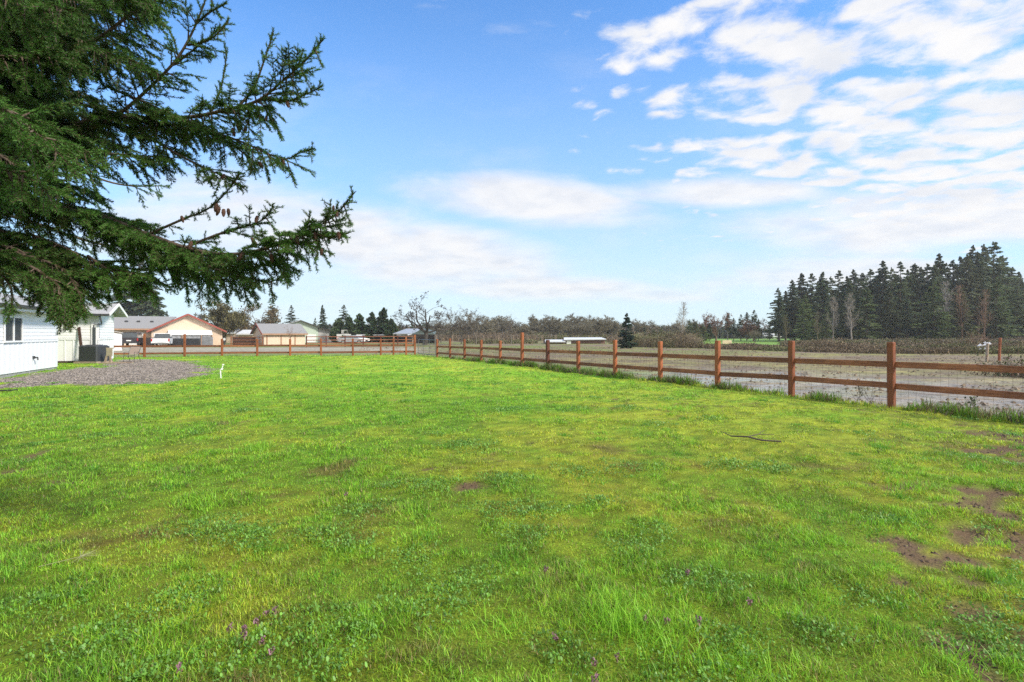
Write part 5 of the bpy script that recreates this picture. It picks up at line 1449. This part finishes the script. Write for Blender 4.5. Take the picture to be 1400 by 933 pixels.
# boughs as they reach into the view (bearing/height given through the eye, at their own distance)
LIMBS = [
    dict(ctrl=[tr(4.6), (0, 45, 4.4), (70, 62, 4.3), (123, 58, 4.3), (165, 30, 4.2), (205, -2, 4.2), (250, -50, 4.1)], r0=.045, bare=.2, hang=.5),
    dict(ctrl=[(60, 62, 4.3), (110, 75, 4.2), (165, 78, 4.1), (205, 95, 4.0), (232, 112, 4.0)], r0=.016, hang=.5, lat=.22),
    dict(ctrl=[tr(3.9), (20, 190, 4.4), (110, 178, 4.3), (160, 158, 4.2), (226, 99, 4.0), (256, 58, 3.95), (281, 0, 3.9), (296, -50, 3.9)], r0=.034, bare=.35, lat=.24, hang=.12, dens=.65),
    dict(ctrl=[(256, 62, 3.95), (285, 55, 3.9), (305, 38, 3.9), (313, 26, 3.9)], r0=.008, lat=.09, hang=.1, dens=.9),
    dict(ctrl=[(268, 32, 3.95), (290, 15, 3.9), (310, 5, 3.9)], r0=.007, lat=.08, hang=.1, dens=.9),
    dict(ctrl=[(240, 88, 4.0), (262, 70, 4.0), (290, 48, 4.0), (312, 30, 4.0)], r0=.006, lat=.09, hang=.2, dens=.8),
    dict(ctrl=[(245, 82, 4.0), (236, 50, 4.0), (222, 30, 4.0)], r0=.004, lat=.05, hang=0, dens=.7),
    dict(ctrl=[tr(3.7), (40, 175, 4.4), (137, 163, 4.3), (200, 162, 4.2), (262, 160, 4.1), (310, 150, 4.0), (352, 138, 3.95), (385, 112, 3.9), (415, 85, 3.85), (443, 53, 3.8)], r0=.042, bare=.22, lat=.30, hang=.5, dens=1.1, up=.05),
    dict(ctrl=[(360, 136, 3.95), (395, 138, 3.9), (420, 128, 3.88), (441, 118, 3.85)], r0=.009, lat=.09, hang=.2, dens=1.0),
    dict(ctrl=[(325, 147, 4.0), (346, 122, 3.98), (358, 92, 3.95), (367, 66, 3.93), (374, 42, 3.9)], r0=.009, lat=.07, hang=0, dens=.85, bare=.3, up=.2),
    dict(ctrl=[(290, 152, 4.0), (302, 122, 4.0), (308, 90, 4.0), (311, 66, 4.0)], r0=.007, lat=.08, hang=0, dens=.8, bare=.2, up=.2),
    dict(ctrl=[(400, 98, 3.87), (410, 84, 3.86), (414, 68, 3.85)], r0=.005, lat=.05, hang=0, dens=.9),
    dict(ctrl=[(100, 140, 4.4), (180, 160, 4.3), (262, 177, 4.2), (300, 184, 4.1), (335, 196, 4.05), (385, 217, 4.0), (410, 209, 3.95), (431, 203, 3.9)], r0=.016, lat=.20, hang=.45, dens=.75, bare=.25),
    dict(ctrl=[(180, 170, 4.3), (232, 205, 4.2), (280, 230, 4.1), (310, 243, 4.05), (333, 257, 4.0)], r0=.012, lat=.22, hang=.3, dens=.75),
    dict(ctrl=[(150, 120, 4.4), (220, 150, 4.2), (300, 190, 4.15), (340, 215, 4.1), (352, 235, 4.1)], r0=.012, lat=.22, hang=.4, dens=.7),
    dict(ctrl=[tr(3.1), (-40, 250, 4.7), (60, 275, 4.5), (130, 292, 4.4), (200, 320, 4.2), (270, 343, 4.1), (330, 347, 4.0), (385, 332, 3.9), (430, 312, 3.85), (460, 292, 3.8), (486, 262, 3.75)], r0=.045, bare=.2, lat=.30, hang=.85, dens=1.2),
    dict(ctrl=[(200, 322, 4.2), (250, 300, 4.15), (285, 285, 4.1), (310, 262, 4.05), (328, 238, 4.0)], r0=.010, lat=.10, hang=.15, dens=.8, up=.15),
    dict(ctrl=[(250, 340, 4.1), (300, 320, 4.1), (350, 305, 4.0), (368, 292, 4.0), (374, 278, 3.95)], r0=.010, lat=.14, hang=.3, dens=1.1, up=.1),
    dict(ctrl=[(410, 320, 3.9), (438, 305, 3.88), (450, 290, 3.86), (452, 275, 3.85)], r0=.006, lat=.09, hang=.2, dens=1.0, up=.1),
    dict(ctrl=[(400, 326, 3.9), (420, 308, 3.88), (424, 290, 3.86)], r0=.006, lat=.08, hang=.1, dens=.9, up=.1),
    dict(ctrl=[(420, 315, 3.85), (450, 325, 3.8), (478, 318, 3.75)], r0=.007, lat=.12, hang=.5, dens=1.1),
    dict(ctrl=[(220, 330, 4.2), (280, 362, 4.0), (330, 378, 3.95), (365, 385, 3.9), (396, 378, 3.9)], r0=.014, lat=.20, hang=.8, dens=1.1),
    dict(ctrl=[(150, 310, 4.4), (220, 350, 4.3), (270, 378, 4.2), (300, 400, 4.1)], r0=.012, lat=.24, hang=.6, dens=1.2),
    dict(ctrl=[(290, 350, 4.1), (335, 366, 4.0), (380, 360, 4.0), (410, 372, 3.95)], r0=.009, lat=.16, hang=.6, dens=1.1),
    dict(ctrl=[tr(2.9), (-60, 300, 4.6), (40, 330, 4.4), (130, 362, 4.2), (200, 378, 4.1), (232, 392, 4.1)], r0=.03, bare=.2, lat=.28, hang=.5, dens=1.1),
    dict(ctrl=[tr(2.8), (-60, 325, 4.3), (20, 350, 4.1), (70, 385, 4.0), (95, 415, 3.95), (100, 440, 3.9)], r0=.026, bare=.2, lat=.26, hang=.7, dens=1.15),
    dict(ctrl=[(20, 345, 4.1), (80, 365, 4.05), (105, 395, 4.0), (118, 430, 3.95)], r0=.012, lat=.2, hang=.7, dens=1.1),
    dict(ctrl=[(30, 350, 4.2), (65, 380, 4.1), (75, 415, 4.0), (82, 438, 3.95)], r0=.012, lat=.2, hang=.7, dens=1.1),
    dict(ctrl=[(10, 350, 4.0), (55, 372, 3.9), (85, 400, 3.85), (88, 448, 3.8)], r0=.012, lat=.18, hang=.8, dens=1.2),
    dict(ctrl=[(60, 355, 4.2), (105, 385, 4.1), (112, 415, 4.05), (104, 438, 4.0)], r0=.012, lat=.18, hang=.8, dens=1.2),
    dict(ctrl=[(120, 350, 4.2), (150, 370, 4.15), (190, 385, 4.1), (215, 405, 4.05)], r0=.010, lat=.16, hang=.6, dens=1.0),
    dict(ctrl=[(-40, 330, 4.2), (30, 345, 4.1), (60, 395, 4.0), (52, 425, 3.95)], r0=.014, lat=.2, hang=.5, dens=1.0),
    dict(ctrl=[tr(2.7), (-80, 340, 4.0), (-20, 360, 3.9), (15, 395, 3.85), (10, 440, 3.8)], r0=.02, bare=.2, lat=.22, hang=.4, dens=1.0),
    dict(ctrl=[(40, 320, 4.3), (100, 345, 4.2), (140, 380, 4.2), (165, 400, 4.1)], r0=.012, lat=.2, hang=.5, dens=.8),
    # nearer, brighter boughs on the left edge
    dict(ctrl=[np.array([TR[0], TR[1] - .3, 3.6]), (-150, 110, 3.2), (-30, 130, 3.0), (60, 190, 2.9), (105, 240, 2.85)], r0=.03, bare=.25, lat=.30, hang=.35, dens=1.1),
    dict(ctrl=[np.array([TR[0], TR[1] - .3, 3.3]), (-150, 200, 3.2), (-20, 225, 3.1), (50, 250, 3.0), (75, 285, 3.0)], r0=.026, bare=.25, lat=.28, hang=.35, dens=1.1),
    dict(ctrl=[np.array([TR[0], TR[1] - .3, 4.0]), (-150, -30, 3.4), (-10, -10, 3.3), (80, 10, 3.2), (120, 25, 3.2)], r0=.03, bare=.25, lat=.30, hang=.45, dens=1.1),
]
# filler boughs that thicken the crown near the trunk side
for k in range(28):
    ex = rng.uniform(20, 235); ey = rng.uniform(-60, 360)
    if ex > 120 and 20 < ey < 160: ex -= 90
    if ex > 170 and ey > 160: ey = rng.uniform(210, 350)
    D_ = rng.uniform(3.7, 5.6); z0 = at(0, ey - 40, D_).z + rng.uniform(-.1, .5)
    mx_ = (-140 + ex) / 2
    LIMBS.append(dict(ctrl=[tr(z0), (-140, ey - rng.uniform(10, 60), (D_ + TR[1]) / 2), (mx_, ey - rng.uniform(0, 40), D_), (ex, ey + rng.uniform(0, 25), D_), (ex + 25, ey + rng.uniform(15, 50), D_ - .1)], r0=.024, bare=.25, lat=.34, hang=.5, dens=1.0))
# boughs elsewhere round the trunk, out of the picture, with coarser side growth
for k in range(16):
    az = rng.uniform(.2, 1.0) * math.pi * 1.25 + .25; z0 = rng.uniform(2.4, 6.0); l_ = rng.uniform(2.0, 3.2)
    dv = np.array([math.cos(az), math.sin(az), 0]); p = tr(z0)
    LIMBS.append(dict(ctrl=[p, p + dv * l_ * .4 + [0, 0, .1], p + dv * l_ * .75 + [0, 0, -.1], p + dv * l_ + [0, 0, .05]], r0=.035, bare=.2, lat=.4, hang=.3, dens=.35))
for Lm in LIMBS: limb(**Lm)

t = thing('spruce_tree', 'large green spruce with drooping cone-hung boughs reaching over the lawn beside the white house', 'tree', (TR[0], TR[1], 0))
off_ = np.array([TR[0], TR[1], 0])
zz = np.linspace(0, 12.5, 14)
ts = [(np.array([.05 * math.sin(z), .04 * math.cos(z * 1.3), z]), np.array([.05 * math.sin(z2), .04 * math.cos(z2 * 1.3), z2]), .26 * (1 - z / 13) + .01 + .12 * math.exp(-z * 2.5), .26 * (1 - z2 / 13) + .01 + .12 * math.exp(-z2 * 2.5)) for z, z2 in zip(zz[:-1], zz[1:])]
v, f = seg_mesh(ts, 14); np_mesh('trunk', v, [f], M['bark'], t, smooth=True)
v, f = seg_mesh(sp_w, 6); np_mesh('bough_wood', v - off_, [f], M['bark'], t, smooth=True)
v, f = seg_mesh(sp_n, 3)
# needles: slim blades all round each twig, pointing forward
A = np.array([s[0] for s in sp_n]); B = np.array([s[1] for s in sp_n]); ln = np.linalg.norm(B - A, axis=1); dd = (B - A) / ln[:, None]
per = 560; cnt = rng.poisson(ln * per); i = np.repeat(np.arange(len(A)), cnt); n = len(i); tt = rng.random(n)
base = A[i] + (B - A)[i] * tt[:, None]
rv = rng.normal(0, 1, (n, 3)); rv -= (rv * dd[i]).sum(1)[:, None] * dd[i]; rv /= np.linalg.norm(rv, axis=1)[:, None]
rv[:, 2] += .25; nd = rv * .80 + dd[i] * .75; nd /= np.linalg.norm(nd, axis=1)[:, None]
wv = np.cross(nd, rng.normal(0, 1, (n, 3))); wv /= np.linalg.norm(wv, axis=1)[:, None]
nl = .0205 * (.7 + .6 * rng.random(n)); nw = .0016
Vn = np.stack([base - wv * nw, base + wv * nw, base + nd * nl[:, None] * .6 + wv * nw * .9, base + nd * nl[:, None], base + nd * nl[:, None] * .6 - wv * nw * .9], 1).reshape(-1, 3)
k = np.arange(n) * 5
tone = vn(base[:, 0] * 3.1 + base[:, 2] * 1.3, base[:, 1] * 2.7 + base[:, 2] * 2.2, 3)
cn = np.array([.072, .172, .028])[None] * (.6 + .9 * tone)[:, None] * (.75 + .5 * rng.random(n))[:, None]
yl = rng.random(n) < .06; cn[yl] = np.array([.16, .17, .05])
np_mesh('needles', np.concatenate([Vn - off_, v - off_]), [np.concatenate([np.stack([k, k + 1, k + 2, k + 4], 1), f + len(Vn)]), np.stack([k + 4, k + 2, k + 3], 1)], M['needles'], t,
        col=np.concatenate([np.repeat(np.clip(cn, .01, .5), 5, 0), np.tile(np.array([[.075, .05, .032]]), (len(v), 1))]))
# upper crown, above the picture
v, q, c, segs = conifer_parts(12.8, 2.6, 5.9, 170, 260, .13, (.08, .15, .035), 99, ragged=.2, droop=.25)
np_mesh('crown', v, [q], M['needles'], t, col=c)


def cone_mb():
    m = MB(); n = 9; rings = [(0, .004), (.006, .011), (.018, .015), (.032, .0165), (.046, .016), (.060, .0135), (.072, .009), (.081, .003)]
    for i, (z, r) in enumerate(rings):
        for kk in range(n):
            a_ = 2 * math.pi * (kk + .5 * (i % 2)) / n; rr = r * (1.12 if kk % 2 else .92); m.v.append((rr * math.cos(a_), rr * math.sin(a_), -z))
    for i in range(len(rings) - 1):
        for kk in range(n): m.f.append((i * n + kk, i * n + (kk + 1) % n, (i + 1) * n + (kk + 1) % n, (i + 1) * n + kk))
    m.f += [tuple(range(n)), tuple((len(rings) - 1) * n + kk for kk in range(n - 1, -1, -1))]
    return m


CON = [(386, 222, 3.97), (353, 226, 4.0), (307, 243, 4.05), (392, 143, 3.87), (365, 163, 3.95), (372, 168, 3.95), (338, 168, 3.98), (325, 172, 3.98), (336, 178, 4.0), (318, 180, 4.0), (300, 288, 4.03), (306, 291, 4.03), (312, 290, 4.04), (297, 283, 4.03), (345, 330, 3.95), (350, 336, 3.95), (352, 300, 3.95), (456, 286, 3.78), (460, 292, 3.78), (463, 322, 3.76),
       (248, 300, 4.0), (262, 335, 3.95), (405, 330, 3.8), (430, 322, 3.8), (440, 345, 3.78), (370, 352, 3.85), (330, 352, 3.85)]
cm = cone_mb(); first = None
for px, py, Y in CON:
    p = at(px, py - 5, Y) - Vector((TR[0], TR[1], 0))
    if first is None: first = o = cm.build('cone', M['cone'], t, smooth=False)
    else: o = first.copy(); COL.objects.link(o); o.parent = t
    o.location = p; o.rotation_euler = (rng.normal(0, .22), rng.normal(0, .22), rng.random() * 6); s_ = rng.uniform(.62, .95); o.scale = (s_, s_, s_)
print('spruce segs', len(sp_w), len(sp_n), 'needles', n if n > 1000 else '', 'limbs', len(LIMBS))

# ------------------------------------------------------------------ camera, light, sky
hz = MB().box(-300, 300, -12, 270, -1.3, 26).build('haze', bpy.data.materials.new('haze_air')); tag(hz, 'thin pale haze in the air over the fields', 'haze', kind='stuff')
hm = hz.data.materials[0]; hm.use_nodes = True; hn = hm.node_tree; hn.nodes.clear()
ho = hn.nodes.new('ShaderNodeOutputMaterial'); hv = hn.nodes.new('ShaderNodeVolumePrincipled'); hv.inputs['Color'].default_value = (1, .99, .96, 1); hv.inputs['Density'].default_value = .00045; hv.inputs['Anisotropy'].default_value = .2
hn.links.new(hv.outputs[0], ho.inputs['Volume'])
cam = bpy.data.objects.new('camera', bpy.data.cameras.new('camera')); COL.objects.link(cam)
cam.location = (0, 0, CZ); cam.rotation_euler = (R(90), 0, 0)
cam.data.lens = 18; cam.data.sensor_width = 36; cam.data.shift_y = -(466.5 - HY) / 1400
cam.data.clip_start = .05; cam.data.clip_end = 9000
scene.camera = cam
SUN_EL, SUN_AZ = 38, 113          # azimuth clockwise from the view direction: to the right, a little behind the camera
sl = bpy.data.lights.new('sun', 'SUN'); sl.energy = 3.9; sl.angle = R(10); sl.color = (1, .93, .82)
so = bpy.data.objects.new('sun', sl); COL.objects.link(so)
sd = Vector((math.sin(R(SUN_AZ)) * math.cos(R(SUN_EL)), math.cos(R(SUN_AZ)) * math.cos(R(SUN_EL)), math.sin(R(SUN_EL))))
so.rotation_euler = (-sd).to_track_quat('-Z', 'Y').to_euler(); so.location = sd * 50

w = bpy.data.worlds.new('World'); scene.world = w; w.use_nodes = True
nt = w.node_tree; N = nt.nodes; Lk = nt.links
for n in list(N): N.remove(n)
out = N.new('ShaderNodeOutputWorld')
sky = N.new('ShaderNodeTexSky'); sky.sky_type = 'NISHITA'; sky.sun_disc = False
sky.sun_elevation = R(SUN_EL); sky.sun_rotation = R(SUN_AZ); sky.air_density = 1.0; sky.dust_density = .4; sky.ozone_density = 2.2; sky.altitude = 50
bg = N.new('ShaderNodeBackground'); bg.inputs['Strength'].default_value = .15
tint = N.new('ShaderNodeVectorMath'); tint.operation = 'MULTIPLY'; tint.inputs[1].default_value = (.70, 1.16, 1.55)
Lk.new(sky.outputs[0], tint.inputs[0]); Lk.new(tint.outputs[0], bg.inputs['Color'])


def val(x):
    n = N.new('ShaderNodeValue'); n.outputs[0].default_value = x; return n.outputs[0]


def mth(op, a, b=None, c=None, clamp=False):
    n = N.new('ShaderNodeMath'); n.operation = op; n.use_clamp = clamp
    for i, v in enumerate((a, b, c)):
        if v is None: continue
        if isinstance(v, (int, float)): n.inputs[i].default_value = v
        else: Lk.new(v, n.inputs[i])
    return n.outputs[0]


def sstep(a, b, x):
    n = N.new('ShaderNodeMapRange'); n.interpolation_type = 'SMOOTHSTEP'; n.inputs['From Min'].default_value = a; n.inputs['From Max'].default_value = b
    Lk.new(x, n.inputs['Value']); return n.outputs['Result']


def comb(x, y, z=0.0):
    n = N.new('ShaderNodeCombineXYZ')
    for i, v in enumerate((x, y, z)):
        if isinstance(v, (int, float)): n.inputs[i].default_value = v
        else: Lk.new(v, n.inputs[i])
    return n.outputs[0]


def noise(v, scale, detail=6, rough=.55, dist=0.0):
    n = N.new('ShaderNodeTexNoise'); n.inputs['Scale'].default_value = scale; n.inputs['Detail'].default_value = detail; n.inputs['Roughness'].default_value = rough
    n.inputs['Distortion'].default_value = dist; Lk.new(v, n.inputs['Vector']); return n.outputs['Fac']


tc = N.new('ShaderNodeTexCoord'); sep = N.new('ShaderNodeSeparateXYZ'); Lk.new(tc.outputs['Generated'], sep.inputs[0])
dx, dy, dz = sep.outputs
ay = mth('MAXIMUM', mth('ABSOLUTE', dy), .05)
a = mth('DIVIDE', dx, ay); e = mth('DIVIDE', dz, ay)          # tangents of bearing and elevation
# cloud layers lie on a level sheet overhead, so they shrink and flatten towards the horizon
zz = mth('ADD', mth('MAXIMUM', dz, 0), .16)
qx = mth('DIVIDE', dx, zz); qy = mth('DIVIDE', dy, zz)
rx = mth('ADD', mth('MULTIPLY', qx, .92), mth('MULTIPLY', qy, -.30)); ry = mth('ADD', mth('MULTIPLY', qx, .30), mth('MULTIPLY', qy, .95))
warp = noise(comb(mth('ADD', rx, 1.7), ry), 3.2, 3)
cell = N.new('ShaderNodeTexVoronoi'); cell.voronoi_dimensions = '2D'; cell.feature = 'SMOOTH_F1'; cell.inputs['Scale'].default_value = 8.0; cell.inputs['Smoothness'].default_value = .7
Lk.new(comb(mth('ADD', mth('MULTIPLY', rx, .78), mth('MULTIPLY', warp, .35)), mth('ADD', mth('MULTIPLY', ry, 1.15), mth('MULTIPLY', warp, .25))), cell.inputs['Vector'])
puff = mth('SUBTRACT', 1.0, mth('MULTIPLY', cell.outputs['Distance'], 1.35))
fine = noise(comb(mth('MULTIPLY', rx, .8), ry), 9.5, 9, .66, .3)
broad = noise(comb(rx, ry), 1.25, 4, .5)
alto = mth('ADD', mth('ADD', mth('MULTIPLY', puff, .50), mth('MULTIPLY', fine, .95)), mth('MULTIPLY', broad, .34))


def blob(ca, ce, ra, re, tilt=0.0, soft=(1.25, .35)):
    da = mth('SUBTRACT', a, ca); de = mth('SUBTRACT', e, ce)
    c_, s_ = math.cos(tilt), math.sin(tilt)
    u1 = mth('DIVIDE', mth('ADD', mth('MULTIPLY', da, c_), mth('MULTIPLY', de, s_)), ra); v1 = mth('DIVIDE', mth('SUBTRACT', mth('MULTIPLY', de, c_), mth('MULTIPLY', da, s_)), re)
    return sstep(soft[0], soft[1], mth('SQRT', mth('ADD', mth('MULTIPLY', u1, u1), mth('MULTIPLY', v1, v1))))


def PX(px, py): return ((px - 700) / F, (HY - py) / F)


# where the broken cloud field stands: upper right of the view
field_m = blob(*PX(1280, 90), .80, .46, .1)
field_m = mth('MAXIMUM', field_m, blob(*PX(1330, 265), .44, .10, .06))
field_m = mth('MAXIMUM', field_m, mth('MULTIPLY', blob(*PX(890, 60), .16, .10), .8))
field_m = mth('MAXIMUM', field_m, mth('MULTIPLY', sstep(.05, -.4, dy), 1.55))        # unseen cloud added behind the camera to whiten the light
field_m = mth('MAXIMUM', field_m, mth('MULTIPLY', sstep(.62, .85, dz), 1.45))  # more cloud added overhead, out of view, for whiter light
den1 = sstep(.60, .98, mth('ADD', alto, mth('MULTIPLY', mth('SUBTRACT', field_m, 1.0), .62)))
# soft banks near the horizon
wv = comb(mth('MULTIPLY', a, 1.0), mth('MULTIPLY', e, 3.4))
wisp = noise(wv, 3.1, 9, .58, .35)
b1 = blob(*PX(735, 275), .27, .058, -.10, (1.6, .1)); b2 = blob(*PX(965, 265), .30, .032, .0, (1.6, .1)); b3 = blob(*PX(1290, 300), .42, .075, .06, (1.6, .1))
b4 = blob(*PX(520, 340), .42, .085, -.12, (1.6, .1)); b5 = blob(*PX(720, 392), .42, .035, -.04, (1.6, .1)); b6 = blob(*PX(1180, 380), .5, .05, .0, (1.6, .1)); b7 = blob(*PX(280, 300), .3, .10, .0, (1.6, .1)); b8 = blob(*PX(690, 50), .14, .06, .3, (1.2, .1))
bank = mth('MAXIMUM', mth('MAXIMUM', mth('MAXIMUM', b1, mth('MULTIPLY', b2, .85)), b3), mth('MAXIMUM', mth('MAXIMUM', mth('MULTIPLY', b4, .95), mth('MULTIPLY', b5, .8)), mth('MAXIMUM', mth('MULTIPLY', b6, .8), mth('MAXIMUM', mth('MULTIPLY', b7, .8), mth('MULTIPLY', b8, .28)))))
den2 = mth('MULTIPLY', sstep(.70, 1.25, mth('ADD', mth('MULTIPLY', bank, .72), mth('MULTIPLY', wisp, 1.15))), .94)
thin = mth('MULTIPLY', sstep(.46, .78, noise(comb(mth('MULTIPLY', a, 1.1), mth('MULTIPLY', e, 2.6)), 2.1, 7, .6)), mth('MULTIPLY', sstep(.75, .10, e), .55))
den = mth('MAXIMUM', mth('MAXIMUM', den1, den2), thin, clamp=True)
# cloud brightness: bright rims, soft grey bellies
shade = mth('ADD', .80, mth('MULTIPLY', noise(comb(rx, mth('ADD', ry, .08)), 4.5, 5, .55), .30))
cr = N.new('ShaderNodeMix'); cr.data_type = 'RGBA'
cr.inputs['A'].default_value = (.60, .63, .69, 1); cr.inputs['B'].default_value = (.765, .76, .765, 1)
Lk.new(sstep(.86, 1.0, shade), cr.inputs['Factor'])
bgc = N.new('ShaderNodeBackground'); Lk.new(cr.outputs['Result'], bgc.inputs['Color']); bgc.inputs['Strength'].default_value = 1.0
# pale air low over the horizon
haze = mth('MULTIPLY', mth('POWER', sstep(.80, -.06, e), 1.2), .90)
hc_ = N.new('ShaderNodeMix'); hc_.data_type = 'RGBA'; hc_.inputs['A'].default_value = (.62, .72, .78, 1); hc_.inputs['B'].default_value = (.40, .585, .80, 1); Lk.new(sstep(0, .34, e), hc_.inputs['Factor'])
bgh = N.new('ShaderNodeBackground'); Lk.new(hc_.outputs['Result'], bgh.inputs['Color']); bgh.inputs['Strength'].default_value = 1.0
m1 = N.new('ShaderNodeMixShader'); Lk.new(haze, m1.inputs[0]); Lk.new(bg.outputs[0], m1.inputs[1]); Lk.new(bgh.outputs[0], m1.inputs[2])
m2 = N.new('ShaderNodeMixShader'); Lk.new(den, m2.inputs[0]); Lk.new(m1.outputs[0], m2.inputs[1]); Lk.new(bgc.outputs[0], m2.inputs[2])
Lk.new(m2.outputs[0], out.inputs['Surface'])
w.cycles.sampling_method = 'MANUAL'; w.cycles.sample_map_resolution = 512

vs_ = scene.view_settings; vs_.view_transform = 'Standard'; vs_.look = 'None'; vs_.exposure = 0.38; vs_.gamma = 1.0; vs_.use_curve_mapping = False
cy = scene.cycles; cy.max_bounces = 5; cy.diffuse_bounces = 3; cy.glossy_bounces = 2; cy.transmission_bounces = 3; cy.transparent_max_bounces = 4; cy.sample_clamp_indirect = 4
cy.use_denoising = False
